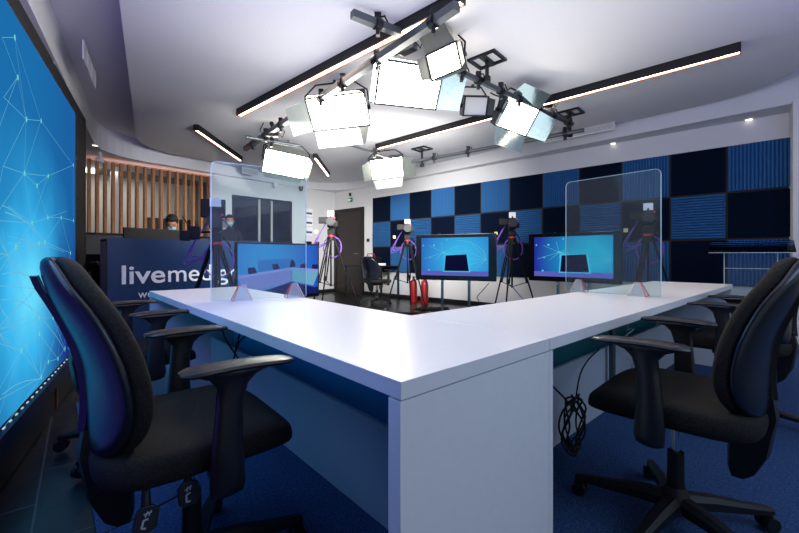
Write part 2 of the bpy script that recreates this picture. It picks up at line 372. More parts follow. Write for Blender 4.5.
# cables
def cable(name, label, pts, r, mtl, sm=3):
    P = [Vector(p) for p in pts]
    def cr(a, b, c, d, t): return .5*((2*b)+(c-a)*t+(2*a-5*b+4*c-d)*t*t+(3*b-a-3*c+d)*t**3)
    out = []
    for i in range(len(P)-1):
        a, b, c, d = P[max(i-1, 0)], P[i], P[i+1], P[min(i+2, len(P)-1)]
        out += [cr(a, b, c, d, k/sm) for k in range(sm)]
    out.append(P[-1]); m = MB(); m.tube(out, r, 6); o = m.build(name, mtl, smooth=True)
    return tag(o, label, 'cable') if label else o
coil = [D(.372, 1.10, .42), D(.30, 1.2, .38)]
for i in range(60):
    a = i*.62; k = i/60; coil.append(D(.25+.02*math.sin(i*1.7), 1.31+.095*math.cos(a)*(1-.3*k)+.02*math.sin(i), .185+.14*math.sin(a)*(1-.25*k)))
cable('coiled_cable', 'coiled bundle of black cable hanging under the desk beside the corner panel', coil, .0045, RUB)
cable('cable', 'black cable running from the coil along the right modesty panel', [D(.26, 1.36, .30), D(.30, 1.5, .37), D(.34, 1.7, .40), D(.36, 1.9, .42)], .004, RUB)
wc = []
for i in range(26): wc.append(D(.30+.02*math.sin(i*1.3), 2.18+.06*math.cos(i*.9)+.004*i, .62-.017*i+.03*math.sin(i*.9)))
cable('cable', 'thin white cables tangled under the right desk wing behind the armrests', wc, .0035, mat('white_cable', '#b8bcc0', .5))
cable('cable', 'black cable drooping below the left desk wing beside the blue band', [D(1.75, .37, .69), D(1.72, .30, .50), D(1.65, .25, .40), D(1.60, .26, .50), D(1.5, .30, .56), D(1.35, .37, .53)], .005, RUB)
cable('cable', 'black cable hanging from the left desk wing between two armrests', [D(2.05, .3, .69), D(1.98, .28, .6), D(1.9, .28, .48), D(1.72, .30, .38)], .005, RUB)
cable('cable', 'black cable lying on the carpet at the foot of the corner panel', [D(.02, .61, .3), D(.02, .615, .12), D(-.05, .6, .02), D(-.2, .5, .018)], .005, RUB)
cable('cable', 'dark cable crossing the tile floor below the video wall', [S(-.5, 1.35, .008), S(-.3, 1.6, .008), S(-.1, 1.7, .008), S(.1, 1.8, .012)], .007, RUB)

# ================= CHAIRS =================
def chair(loc, face, base_ang, label, arms=True, lever_side=-1, sc=1.0, name='office_chair', group=None):
    rz = math.radians(face); c = thing(name, label, 'chair', (loc[0], loc[1], loc[2] if len(loc) > 2 else .013), rz, group)
    c.scale = (sc, sc, sc)
    # base
    m = MB(); m.tube([(0, 0, .055), (0, 0, .075), (0, 0, .11), (0, 0, .15)], [.03, .055, .045, .03], 16); m.build('base_hub', BLACK, c, smooth=True)
    for i in range(5):
        a = math.radians(base_ang-face+72*i); d = Vector((math.cos(a), math.sin(a), 0)); s = Vector((-d.y, d.x, 0))
        m = MB(); rs = []
        for r, w, z, h in ((.02, .030, .10, .05), (.12, .026, .095, .042), (.22, .020, .08, .032), (.31, .017, .07, .024), (.33, .012, .068, .018)):
            rs.append([d*r + s*w*x + Vector((0, 0, z+h/2*y)) for x, y in ((-1, -1), (1, -1), (1, .3), (.5, 1), (-.5, 1), (-1, .3))])
        m.rings(rs); lg = m.build('base_leg', BLACK, c, smooth=True)
        m = MB(); p = d*.315
        for q in (-1, 1): m.cyl(p+s*q*.006+Vector((0, 0, .027)), p+s*q*.026+Vector((0, 0, .027)), .026, .024, 16)
        m.cyl(p+Vector((0, 0, .03)), p+Vector((0, 0, .066)), .009); m.box(p+Vector((0, 0, .047)), (.03, .03, .012)); m.build('caster', BLACK, lg, smooth=True)
    m = MB(); m.cyl((0, 0, .10), (0, 0, .27), .027, .025); m.build('column_sleeve', BLACK, c, smooth=True)
    m = MB(); m.cyl((0, 0, .27), (0, 0, .40), .013); m.build('gas_piston', CHROME, c, smooth=True)
    m = MB(); m.box((-.03, 0, .40), (.26, .16, .05), bev=.012); m.build('mechanism', BLACK, c, smooth=True)
    # seat cushion
    def outl(k, n=40, e=4.2): 
        a = 2*PI*k/n; cx, sy = math.cos(a), math.sin(a)
        return math.copysign(abs(cx)**(2/e), cx), math.copysign(abs(sy)**(2/e), sy)
    m = MB(); rs = []
    for sca, z in ((.55, .418), (.9, .42), (.97, .43), (1.0, .45), (1.0, .472), (.985, .488), (.94, .499), (.8, .505), (.5, .503), (.15, .50)):
        ring = []
        for k in range(40):
            x, y = outl(k); x = x*.245*sca+.005; y = y*.245*sca
            zz = z - .045*max(0, (x-.10)/.15)**2 * (1 if z > .44 else .4) - .012*(1-min(1, abs(y)/.2)**2)*(z > .49)
            ring.append((x, y, zz))
        rs.append(ring)
    m.rings(rs); m.build('seat', FAB, c, smooth=True, sub=1)
    # backrest
    def bx(t): return -.215 - .06*t + .035*math.sin(PI*min(1, t*1.15)) - .03*t*t
    def hw(t): return .205 + .035*math.sin(PI*(t*.9+.05)) - .055*t*t
    def pt(yy, tt, off, grow=1.0):
        t = .5+.5*tt*grow; y = yy*hw(max(0, min(1, t)))*grow
        return Vector((bx(t) + .9*y*y + off, y, .475+.478*t))
    def slab(lay, e=4.0, n=44):
        m = MB(); rs = []
        for sca, off, gr in lay:
            rs.append([pt(outl(k, n, e)[1]*sca, outl(k, n, e)[0]*sca, off, gr) for k in range(n)])
        m.rings(rs); return m
    slab(((.93, -.002, 1), (1, .002, 1), (1.01, .018, 1), (.985, .036, 1), (.93, .046, 1), (.75, .052, 1), (.4, .056, 1), (.12, .057, 1))).build('backrest', FAB, c, smooth=True, sub=1)
    slab(((.97, .006, 1), (1.02, -.004, 1), (1.0, -.020, 1), (.93, -.030, 1), (.7, -.036, 1), (.4, -.038, 1), (.1, -.04, 1))).build('back_shell', SHELL, c, smooth=True, sub=1)
    m = MB(); n = 14; rs = []
    for i in range(n):
        t = -.8+1.62*i/(n-1); w = .035+.006*math.cos(t*2)
        rs.append([pt(0, t, 0) + Vector((-.036-o, q*w, 0)) for q, o in ((-1, 0), (-.8, .014), (.8, .014), (1, 0))])
    m.rings(rs); m.build('back_ridge', BLACKG, c, smooth=True)
    for j in range(4):
        t0 = -.62+.2*j
        m = MB(); pts = [pt((-.8+1.6*k/12), t0+.34*abs(-1+k/6)**1.3, -.036+.006*abs(-1+k/6)) for k in range(13)]
        m.tube(pts, .0035, 6); m.build('shell_rib', SHELL, c, smooth=True)
    # bracket
    m = MB(); rs = []
    for x, z, w, h in ((-.235, .53, .05, .012), (-.225, .47, .055, .03), (-.20, .42, .05, .045), (-.19, .34, .038, .042), (-.175, .275, .026, .03), (-.165, .25, .018, .014)):
        rs.append([(x+h*q, w*p, z) for q, p in ((-1, -1), (-1.2, 0), (-1, 1), (1, 1), (1.2, 0), (1, -1))])
    m.rings(rs); m.tube([(-.21, 0, .43), (-.17, 0, .405), (-.08, 0, .40)], [.035, .032, .03], 10, 1.3); m.build('back_bracket', BLACK, c, smooth=True)
    if arms:
        for q in (-1, 1):
            m = MB(); rs = []; n = 18
            for (x, y, z, a, b) in ((.02, .275, .375, .020, .008), (.02, .28, .385, .038, .016), (.02, .285, .41, .042, .02), (.018, .287, .50, .036, .019), (.022, .287, .60, .031, .018), (.03, .287, .645, .036, .019), (.032, .287, .665, .055, .022), (.035, .287, .676, .085, .028)):
                rs.append([(x+a*math.cos(2*PI*k/n), q*(y+b*math.sin(2*PI*k/n)), z) for k in range(n)])
            m.rings(rs); m.box((.02, q*.235, .405), (.05, .10, .022), bev=.005); o = m.build('arm_post', ARM, c, smooth=True)
            m = MB(); rs = []; N = 13
            for i in range(N):
                k = i/(N-1); x = -.085+.265*k; w = .041*(1-(2*k-1)**10*.55)*(1.08-.25*k); th = .010*(1-(2*k-1)**12*.5); z = .688+.006*math.sin(PI*k)-.004*k
                sh = .008*(k-.5)
                rs.append([(x, q*(.287+sh)+w*math.cos(2*PI*j/14)*(1), z+th*math.copysign(abs(math.sin(2*PI*j/14))**.6, math.sin(2*PI*j/14))) for j in range(14)])
            m.rings(rs); m.build('arm_pad', ARM, c, smooth=True)
    for (x, y, z, tilt) in ((-.045, .165, .365, .12), (-.135, .175, .345, -.15)):
        y *= lever_side
        m = MB(); m.tube([(x+.02, y*.5, .405), (x+.005, y*.95, .42), (x, y*1.04, .40), (x, y*1.06, z+.02)], [.007, .008, .009, .011], 8)
        lv = m.build('lever', BLACK, c, smooth=True)
        m = MB(); ct, st = math.cos(tilt), math.sin(tilt)
        o_ = lambda a, b, yo=0: (x+a*ct-b*st, y*1.07+yo, z+a*st+b*ct)
        m.prism([o_(*p) for p in ((-.009, .03), (.009, .03), (.024, .018), (.025, -.022), (.012, -.032), (-.014, -.032), (-.025, -.022), (-.023, .018))], (0, .01*lever_side, 0))
        m.build('lever_paddle', mat('paddle_plastic', '#26262a', .4), lv, bevel=.002)
        m = MB(); e = lever_side*.0112
        s_ = -lever_side*-1
        for (a0, b0, a1, b1, w) in ((-.008, .012, .008, .016, .003), (-.004, .006, -.001, .018, .0025), (.003, .008, .006, .019, .0025), (-.006, -.001, .003, .001, .004), (-.008, -.018, -.006, 0, .004), (-.008, -.018, .001, -.02, .004)):
            a, b = Vector((a0, b0)), Vector((a1, b1)); t = (b-a).normalized(); n_ = Vector((-t.y, t.x))*w/2
            m.prism([o_(*(p), yo=e-.0004*lever_side) for p in (a-n_, b-n_, b+n_, a+n_)], (0, .0012*lever_side, 0))
        m.build('lever_icon', mat('icon_grey', '#b9c4cc', .6), lv)
    return c
chair((-.612, 1.135), 40, 33, 'black office chair nearest the camera at the left, beside the video wall')
chair((.972, 1.361), 135, -1.8+144-144, 'large black office chair nearest the camera at the right desk wing')
chair((-1.36, 1.98), 47, 195, 'black office chair farther along the left desk wing, behind the nearest left chair', lever_side=-1)
chair((1.99, 2.29), 133, 20, 'black office chair at the far end of the right desk wing, mostly hidden')

# ================= ACRYLIC SCREENS =================
def acrylic(a, b, zb, zt, label, feet):
    a = Vector(a); b = Vector(b); t = (b-a).normalized(); n = Vector((t.y, -t.x, 0)); w = (b-a).length; ang = math.atan2(t.y, t.x)
    o = thing('acrylic_screen', label, 'acrylic screen', (a+b)/2+Vector((0, 0, ZD)), ang)
    z0, z1, r = zb-ZD, zt-ZD, .03
    out = []
    for cx, cz, a0 in ((w/2-r, z1-r, 0), (-w/2+r, z1-r, 90), (-w/2+.004, z0+.004, 180), (w/2-.004, z0+.004, 270)):
        rr_ = r if cz > z0+.1 else .004
        for k in range(6): q = math.radians(a0+18*k); out.append((cx+rr_*math.cos(q), cz+rr_*math.sin(q)))
    m = MB(); m.prism([(x, -.0025, z) for x, z in out], (0, .005, 0)); m.build('sheet', ACR, o)
    m = MB(); pts = [(x, z) for x, z in out]; pts.append(pts[0])
    for p, q in zip(pts, pts[1:]):
        if (Vector(p)-Vector(q)).length > 1e-5: m.bar((p[0], 0, p[1]), (q[0], 0, q[1]), .004, .0022)
    m.build('polished_edge', EDGE, o)
    for fx in feet:
        x = (fx-.5)*w; fh, tb, tt_, sp_ = .082, .050, .016, .03
        m = MB()
        for q in (-1, 1):
            m.prism([(x-tb, q*sp_, .001), (x+tb, q*sp_, .001), (x+tt_, q*.004, fh), (x-tt_, q*.004, fh)], (0, q*.003, 0))
        ft = m.build('foot', MATS.get('foot_acrylic') or glass('foot_acrylic', '#eef2f4', .05, .16), o)
        for sd, ml in ((-1, ACRED), (1, ACE)):
            m = MB()
            for q in (-1, 1): m.bar((x+sd*tb, q*(sp_+.001), .003), (x+sd*tt_, q*.006, fh), .003, .003)
            m.bar((x+sd*tt_, -.006, fh), (x, 0, fh), .003, .003); m.bar((x+sd*tb, -sp_, .002), (x+sd*tb, sp_, .002), .004, .003)
            m.build('foot_edge', ml, ft)
    return o
pL = at(211, 302, 2.01); pR = at(306, 297, 2.28)
acrylic((pL.x, pL.y, 0), (pR.x, pR.y, 0), ZD+.004, ZD+.735, 'clear acrylic screen standing on the left desk wing', (.30, .86))
pL = at(566, 291, 2.66); pR = at(661, 297.7, 2.22)
acrylic((pR.x, pR.y, 0), (pL.x, pL.y, 0), ZD+.004, ZD+.745, 'clear acrylic screen standing on the right desk wing', (.21, .84))

# ================= ACOUSTIC FOAM =================
m = MB(); m.prism([W(-.315, VF-.002, .59), W(6.855, VF-.002, .59), W(6.855, VF-.018, .59), W(-.315, VF-.018, .59)], (0, 0, 1.79)); 
tag(m.build('foam_backing_board', SEAMM), 'thin dark board showing as lines between the blue foam tiles', 'board')
U0 = 6.85; PT = .6
ordn = ['first', 'second', 'third', 'fourth', 'fifth', 'sixth', 'sixth', 'fifth', 'fourth', 'third', 'second', 'first']
for k in range(12):
    for r in range(3):
        dark = (k+r) % 2 == 0
        um = U0-.0-(k+.5)*PT; z0 = .585+(2-r)*PT
        side = 'left' if k < 6 else 'right'; row = ('top', 'middle', 'bottom')[r]; 
        ox = W(um, VF-.02, z0+.3)
        M = Matrix.Translation(ox) @ Matrix.Rotation(math.atan2(-U.y, -U.x), 4, 'Z')      # local x to the right along the wall, -y? 
        mb = MB(); s = .288
        if dark:
            mb.box((0, -.0, 0), (2*s, .012, 2*s), bev=.004)
            nm = 'flat_foam_tile'; lb_ = f'dark navy flat foam tile, {row} row, {ordn[k]} from the {side}'
        else:
            n = 16; prof = []
            for i in range(n):
                a = -s+2*s*i/n; b = 2*s/n
                prof += [(a, 0.0), (a+b*.3, .022), (a+b*.7, .022)]
            prof.append((s, 0)); 
            if r != 1: mb.prism([(x, y*-1+.006 if False else y-.0, -s) for x, y in prof]+[(s, -.008, -s), (-s, -.008, -s)], (0, 0, 2*s))
            else: mb.prism([(-s, y, x) for x, y in prof]+[(-s, -.008, s), (-s, -.008, -s)], (2*s, 0, 0))
            nm = 'ridged_foam_tile'; lb_ = f'bright blue ridged foam tile, {row} row, {ordn[k]} from the {side}'
        o = mb.build(nm, NAVY if dark else BLUEF)
        M = Matrix.Translation(ox) @ Matrix((( -U.x, -V.x, 0, 0), (-U.y, -V.y, 0, 0), (0, 0, 1, 0), (0, 0, 0, 1)))
        o.matrix_world = M; tag(o, lb_, 'acoustic tile', 'acoustic foam tiles on the far right wall')
bpy.context.view_layer.update()

# door, sign, notices on walls
dm = MB(); v0 = VF
def onwall(uu, z, d=0): return W(uu, VF-d, z)
def wall_box(mb, u0, u1, z0, z1, d0, d1): mb.prism([W(u0, VF-d0, z0), W(u1, VF-d0, z0), W(u1, VF-d1, z0), W(u0, VF-d1, z0)], (0, 0, z1-z0))
door = MB(); wall_box(door, 7.27, 8.24, .01, 2.10, -.01, .03); door_o = struct(door.build('door_1', DOORW))
m = MB(); wall_box(m, 8.24, 8.335, 0, 2.2, -.01, .05); wall_box(m, 7.175, 7.27, 0, 2.2, -.01, .05); wall_box(m, 7.27, 8.24, 2.10, 2.2, -.01, .05)
fr = m.build('door_frame', mat('door_frame_dark', '#191512', .5), door_o)
m = MB(); m.cyl(W(7.36, VF-.03, 1.03), W(7.36, VF-.08, 1.03), .012); m.cyl(W(7.36, VF-.08, 1.03), W(7.48, VF-.08, 1.03), .009); m.build('door_handle', METAL, door_o, smooth=True)
m = MB(); wall_box(m, 7.62, 7.78, 2.37, 2.47, .0, .03); sg = m.build('exit_sign', GREEN); tag(sg, 'small green exit sign on the wall above the door', 'sign')
m = MB(); wall_box(m, 7.70, 7.765, 2.385, 2.455, .03, .032); wall_box(m, 7.64, 7.68, 2.41, 2.43, .03, .032); m.build('pictogram', TXT, sg)
m = MB(); wall_box(m, 7.685, 7.725, 2.52, 2.60, .0, .04); tag(m.build('emergency_lamp', BLACK), 'small black emergency light on the wall above the exit sign', 'lamp')
# far wall items
def far_box(mb, v0, v1, z0, z1, d0, d1): mb.prism([W(UF-d0, v0, z0), W(UF-d0, v1, z0), W(UF-d1, v1, z0), W(UF-d1, v0, z0)], (0, 0, z1-z0))
wa, wb = far_v(232), far_v(291)
win = MB(); far_box(win, wa, wb, 1.30, 2.28, 0, .02); wo = struct(win.build('window_1', DARKGL))
m = MB()
for x in (wa+.015, wb-.015): far_box(m, x-.02, x+.02, 1.28, 2.30, 0, .04)
far_box(m, wa, wb, 2.26, 2.30, 0, .04); far_box(m, wa, wb, 1.28, 1.33, 0, .04); m.build('window_frame', DMET, wo)
m = MB()
for px in (258.5, 271): x = far_v(px); far_box(m, x-.022, x+.022, 1.30, 2.26, .02, .045)
m.build('window_mullion', mat('mullion_grey', '#b0aca8', .5), wo)
for i, z in enumerate((1.98, 1.74, 1.50)):
    x = far_v(309); m = MB(); far_box(m, x-.12, x+.11, z, z+.2, 0, .004); p = m.build('wall_notice', PAPER)
    tag(p, f'white notice sheet with blue lines beside the window, {("topmost", "middle one", "lowest")[i]} of three', 'notice', 'paper notices by the window')
    m = MB(); far_box(m, x-.10, x+.09, z+.05, z+.10, .004, .006); m.build('printed_lines', mat('blue_print', '#3a5a78', .7), p)
x = far_v(309); m = MB(); far_box(m, x-.11, x+.06, 1.20, 1.34, 0, .03); tag(m.build('wall_socket_plate', BLACK), 'black wall control box under the paper notices', 'control box')
x = far_v(317); m = MB(); far_box(m, x-.05, x+.05, 1.24, 1.34, 0, .03); tag(m.build('light_switch', BLACK), 'small black switch next to the wall control box', 'switch')
m = MB(); wall_box(m, 6.99, 7.06, 1.32, 1.40, 0, .03); tag(m.build('light_switch', BLACK), 'small black switch on the wall between door and foam tiles', 'switch')

# slat partition
sp = thing('slat_partition', 'row of upright wooden slats with glowing tops behind the blue counter', 'slat screen', W(UF-.03, vs0, 1.36))
off = -W(UF-.03, vs0, 1.36)
ns = 16
for i in range(ns):
    x = far_v(88.5 + (208-88.5)*i/(ns-1)); m = MB(Matrix.Translation(off)); m.prism([W(UF-.10, x-.02, 1.37), W(UF-.10, x+.02, 1.37), W(UF+.02, x+.02, 1.37), W(UF+.02, x-.02, 1.37)], (0, 0, 1.245)); m.build('slat', WOOD, sp)
m = MB(Matrix.Translation(off)); m.prism([W(UF-.11, vs0, 1.355), W(UF-.11, vs1, 1.355), W(UF+.03, vs1, 1.355), W(UF+.03, vs0, 1.355)], (0, 0, .016)); m.build('sill', BLACK, sp)
m = MB(Matrix.Translation(off)); m.prism([W(UF-.09, vs0, 2.613), W(UF-.09, vs1, 2.613), W(UF+.01, vs1, 2.613), W(UF+.01, vs0, 2.613)], (0, 0, .006)); m.build('top_light_strip', emat('amber_strip', '#e88a58', .35), sp)
# backroom things
kb = (146-CX)/F_; vb = (kb*U.y*(UF+1.8)-U.x*(UF+1.8))/(V.x-kb*V.y)
m = MB()
for k in range(3): m.prism([W(UF+1.80, vb+k*.36, .9), W(UF+1.80, vb+.34+k*.36, .9), W(UF+1.84, vb+.34+k*.36, .9), W(UF+1.84, vb+k*.36, .9)], (0, 0, .95))
tag(m.build('dark_cabinet', BLACK), 'tall black cabinet in the room seen through the slats', 'cabinet')
m = MB(); m.prism([W(UF+1.2, .3, 2.60), W(UF+1.2, 1.6, 2.60), W(UF+1.27, 1.6, 2.60), W(UF+1.27, .3, 2.60)], (0, 0, .08)); m.build('tube', emat('backroom_strip', '#fff4e8', 3), tag(bpy.data.objects.new('ceiling_strip_lamp', None), 'bright strip lamp in the room seen through the wooden slats', 'lamp'))
C.objects.link(bpy.data.objects['ceiling_strip_lamp'])
m = MB(); m.prism([W(UF+.5, vs0+.45, 0), W(UF+.5, vs0+.55, 0), W(UF+.6, vs0+.55, 0), W(UF+.6, vs0+.45, 0)], (0, 0, 2.7)); struct(m.build('trim_1', WHITE))

# ================= BLUE COUNTER =================
cp = Vector((-3.26, 4.3, 0)); ct = thing('reception_counter', 'dark blue counter with white lettering behind the left desk wing', 'counter', cp, math.atan2(V.y, V.x))
m = MB(); m.box((.95, .02, .588), (1.9, .04, 1.176)); m.build('front_board', COUNTER, ct)
m = MB(); m.box((.95, .20, 1.15), (1.9, .34, .03)); m.build('counter_top', BLACKG, ct)
m = MB(); m.box((.015, .2, .57), (.03, .34, 1.14)); m.build('side_board', DESKB, ct)
text_mesh('lettering', 'live', TXT, ct, (.131, -.0, .651), (1, 0, 0), (0, 0, 1), w=.44, h=.21, bold=.014)
text_mesh('lettering', 'med.gr', TXT, ct, (.604, -.0, .651), (1, 0, 0), (0, 0, 1), w=.86, h=.208, bold=.004)
text_mesh('lettering', 'we', TXT, ct, (.29, -.0, .476), (1, 0, 0), (0, 0, 1), w=.15, h=.065, bold=.0)
# control desk and monitor behind the counter
def mon(name, label, cx, cy, rz, z0, w, h, stand_z):
    o = thing(name, label, 'monitor', (cx, cy, stand_z), rz)
    m = MB(); m.box((0, 0, z0+h/2-stand_z), (w, .035, h), bev=.006); m.build('casing', BLACK, o)
    m = MB(); m.box((0, .02, (z0-stand_z)/2+.05), (.06, .02, z0-stand_z+.1)); m.box((0, .03, .008), (.24, .18, .014)); m.build('stand', BLACK, o); return o
q = cp + V*.62 + U*.42
cdk = thing('control_desk', 'dark control desk behind the blue counter', 'desk', (q.x, q.y, 0), math.atan2(V.y, V.x))
m = MB(); m.box((.2, .25, .88), (1.7, .6, .03)); m.build('desk_top', BLACK, cdk)
for x in (-.6, 1.0): m = MB(); m.box((x, .25, .435), (.04, .5, .87)); m.build('side_board', BLACK, cdk)
a_ = at(123.5, 233, 4.95); b_ = at(179.5, 233, 5.55)
mc = (a_+b_)/2; mon('computer_monitor', 'wide black monitor seen from behind above the blue counter', mc.x, mc.y, math.atan2(b_.y-a_.y, b_.x-a_.x), 1.03, (b_-a_).length, .31, .896)
# shelf with laptop left of the counter
s0 = at(92.5, 290, 5.55)
sh = thing('equipment_table', 'black equipment table beside the left end of the blue counter', 'table', (s0.x, s0.y, 0), math.atan2(V.y, V.x))
m = MB(); m.box((0, 0, .72), (.46, .4, .03)); m.build('table_top', mat('table_brown', '#3a2a22', .6), sh)
for sx in (-1, 1):
    for sy in (-1, 1): m = MB(); m.box((sx*.2, sy*.16, .352), (.04, .04, .704)); m.build('leg', BLACK, sh)
lp = thing('laptop', 'open black laptop with small white emblem on the table behind the screen wall', 'laptop', (s0.x, s0.y, .736), math.atan2(V.y, V.x))
m = MB(); m.box((.03, .06, .01), (.36, .24, .018)); m.build('keyboard_base', BLACK, lp)
m = MB(); m.prism([(-.15, -.06, .02), (.21, -.06, .02), (.21, -.14, .26), (-.15, -.14, .26)], (0, .01, 0)); m.build('lid', BLACK, lp)
m = MB(); m.ball((.03, -.103, .125), (.02, .004, .024), 10, 6); m.ball((.036, -.113, .156), (.006, .003, .008), 8, 5); m.build('emblem', TXT, lp)
m = MB(); m.box((-.14, .12, .08), (.14, .12, .14)); m.M = Matrix()
o = m.build('audio_unit', BLACK); o.location = (s0.x, s0.y, .735); o.rotation_euler = (0, 0, math.atan2(V.y, V.x)); tag(o, 'dark audio units on the equipment table beside the laptop', 'audio equipment')

# ================= PEOPLE =================
def person(loc, face, label, seated, sc=1.0, bend=0):
    o = thing('person', label, 'person', loc, math.radians(face)); o.scale = (sc, sc, sc)
    # local +x is where the person faces; origin on the ground
    if seated:
        J = [((0, 0, .50), .13), ((.0, 0, .68), .125), ((.04, 0, .88), .14), ((.09, 0, .99), .06), ((.13, 0, 1.06), .05)]
        hip = [((.22, s*.1, .50), .075) for s in (-1, 1)]; knee = [((.44, s*.11, .48), .055) for s in (-1, 1)]; foot = [((.44, s*.11, .06), .04) for s in (-1, 1)]
        sh_ = [((.05, s*.18, .93), .055) for s in (-1, 1)]; el = [((.14, s*.25, .70), .042) for s in (-1, 1)]; wr = [((.36, s*.16, .72), .03) for s in (-1, 1)]; hz = (.16, 0, 1.17)
    else:
        J = [((0, 0, .95), .12), ((0, 0, 1.12), .115), ((.0, 0, 1.36), .14), ((.0, 0, 1.47), .06), ((.01, 0, 1.53), .05)]
        hip = [((0, s*.09, .80), .085) for s in (-1, 1)]; knee = [((.02, s*.1, .48), .055) for s in (-1, 1)]; foot = [((0, s*.1, .06), .04) for s in (-1, 1)]
        sh_ = [((0, s*.18, 1.40), .058) for s in (-1, 1)]; el = [((.0, s*.24, 1.12), .042) for s in (-1, 1)]; wr = [((.12, s*.22, .92), .03) for s in (-1, 1)]; hz = (.02, 0, 1.64)
    vs = list(J); es = [(0, 1), (1, 2), (2, 3), (3, 4)]
    for s in (0, 1):
        b = len(vs); vs += [hip[s], knee[s], foot[s], ((foot[s][0][0]+.15, foot[s][0][1], .045), .035)]; es += [(0, b), (b, b+1), (b+1, b+2), (b+2, b+3)]
        b = len(vs); hd = Vector(wr[s][0]); dd = (hd-Vector(el[s][0])).normalized()
        vs += [sh_[s], el[s], wr[s], (tuple(hd+dd*.09), .026)]; es += [(2, b), (b, b+1), (b+1, b+2), (b+2, b+3)]
    me = bpy.data.meshes.new('body'); me.from_pydata([v[0] for v in vs], es, []); me.materials.append(CLOTH)
    bo = bpy.data.objects.new('body', me); C.objects.link(bo); bo.parent = o
    sk = bo.modifiers.new('skin', 'SKIN'); sk.use_smooth_shade = True
    for i, d in enumerate(me.skin_vertices[0].data if me.skin_vertices else []): d.radius = (vs[i][1], vs[i][1])
    if not me.skin_vertices:
        bpy.context.view_layer.objects.active = bo
    ss = bo.modifiers.new('sub', 'SUBSURF'); ss.levels = ss.render_levels = 2
    tilt = Matrix.Translation(Vector(hz)) @ Matrix.Rotation(math.radians(bend), 4, 'Y')
    m = MB(tilt); m.ball((0, 0, 0), (.092, .075, .115), 20, 14); m.ball((.095, 0, -.01), (.02, .013, .02), 8, 6)
    for s in (-1, 1): m.ball((0, s*.077, -.01), (.018, .01, .03), 8, 6)
    m.build('head', SKIN, o, smooth=True)
    for s in (-1, 1): m = MB(tilt); m.ball((.082, s*.032, .015), (.01, .014, .008), 8, 6); m.build('eye', HAIR, o, smooth=True)
    m = MB(tilt); m.ball((-.022, 0, .035), (.098, .086, .105), 20, 12); m.ball((.035, 0, .085), (.06, .07, .04), 14, 8); m.build('hair', HAIR, o, smooth=True)
    m = MB(tilt); m.ball((.058, 0, -.055), (.05, .062, .048), 16, 10); m.build('face_mask', MASK, o, smooth=True)
    return o
hp = at(170, 223.5, 5.75)
person((hp.x-.04, hp.y+.13, hp.z-1.17), -62, 'person with dark hair and face mask bent over behind the wide monitor', True, bend=28)
hp2 = at(229.5, 221, 8.0)
person((hp2.x, hp2.y, hp2.z-1.64), -60, 'person in dark clothes and face mask standing left of the dark window', False)
# stool / platform for the seated person
m = MB(); px_ = Vector((hp.x-.04, hp.y+.13, 0)); m.box((px_.x, px_.y, hp.z-1.17-.02+.0), (1.3, 1.0, .04)); 
m.box((px_.x, px_.y, (hp.z-1.21)/2), (1.2, .9, max(.02, hp.z-1.21))); tag(m.build('platform', BLACK), 'low black platform under the seated person behind the counter', 'platform')
m = MB(Matrix.Translation((px_.x, px_.y, hp.z-1.17))); m.cyl((0, 0, .02), (0, 0, .36), .03); m.cyl((0, 0, 0), (0, 0, .02), .2); m.cyl((0, 0, .35), (0, 0, .40), .19, .19, 20)
tag(m.build('stool', BLACK, smooth=True), 'black stool under the person behind the blue counter', 'stool')

# ================= TELEVISIONS =================
def screen_mat(name, c0, c1, cen, st=.5):
    m = bpy.data.materials.new(name); m.use_nodes = True; nt = m.node_tree; nt.nodes.clear(); N = nt.nodes
    o = N.new('ShaderNodeOutputMaterial'); e = N.new('ShaderNodeEmission'); e.inputs[1].default_value = st
    tc = N.new('ShaderNodeTexCoord'); mp = N.new('ShaderNodeMapping'); mp.vector_type = 'TEXTURE'; mp.inputs['Location'].default_value = cen; mp.inputs['Scale'].default_value = (.75, .75, .75)
    gr = N.new('ShaderNodeTexGradient'); gr.gradient_type = 'SPHERICAL'; r = N.new('ShaderNodeValToRGB')
    r.color_ramp.elements[0].color = lin(c0); r.color_ramp.elements[1].color = lin(c1); r.color_ramp.elements[1].position = .8
    K = nt.links; K.new(tc.outputs['Object'], mp.inputs[0]); K.new(mp.outputs[0], gr.inputs[0]); K.new(gr.outputs[0], r.inputs[0]); K.new(r.outputs[0], e.inputs[0]); K.new(e.outputs[0], o.inputs[0]); return m
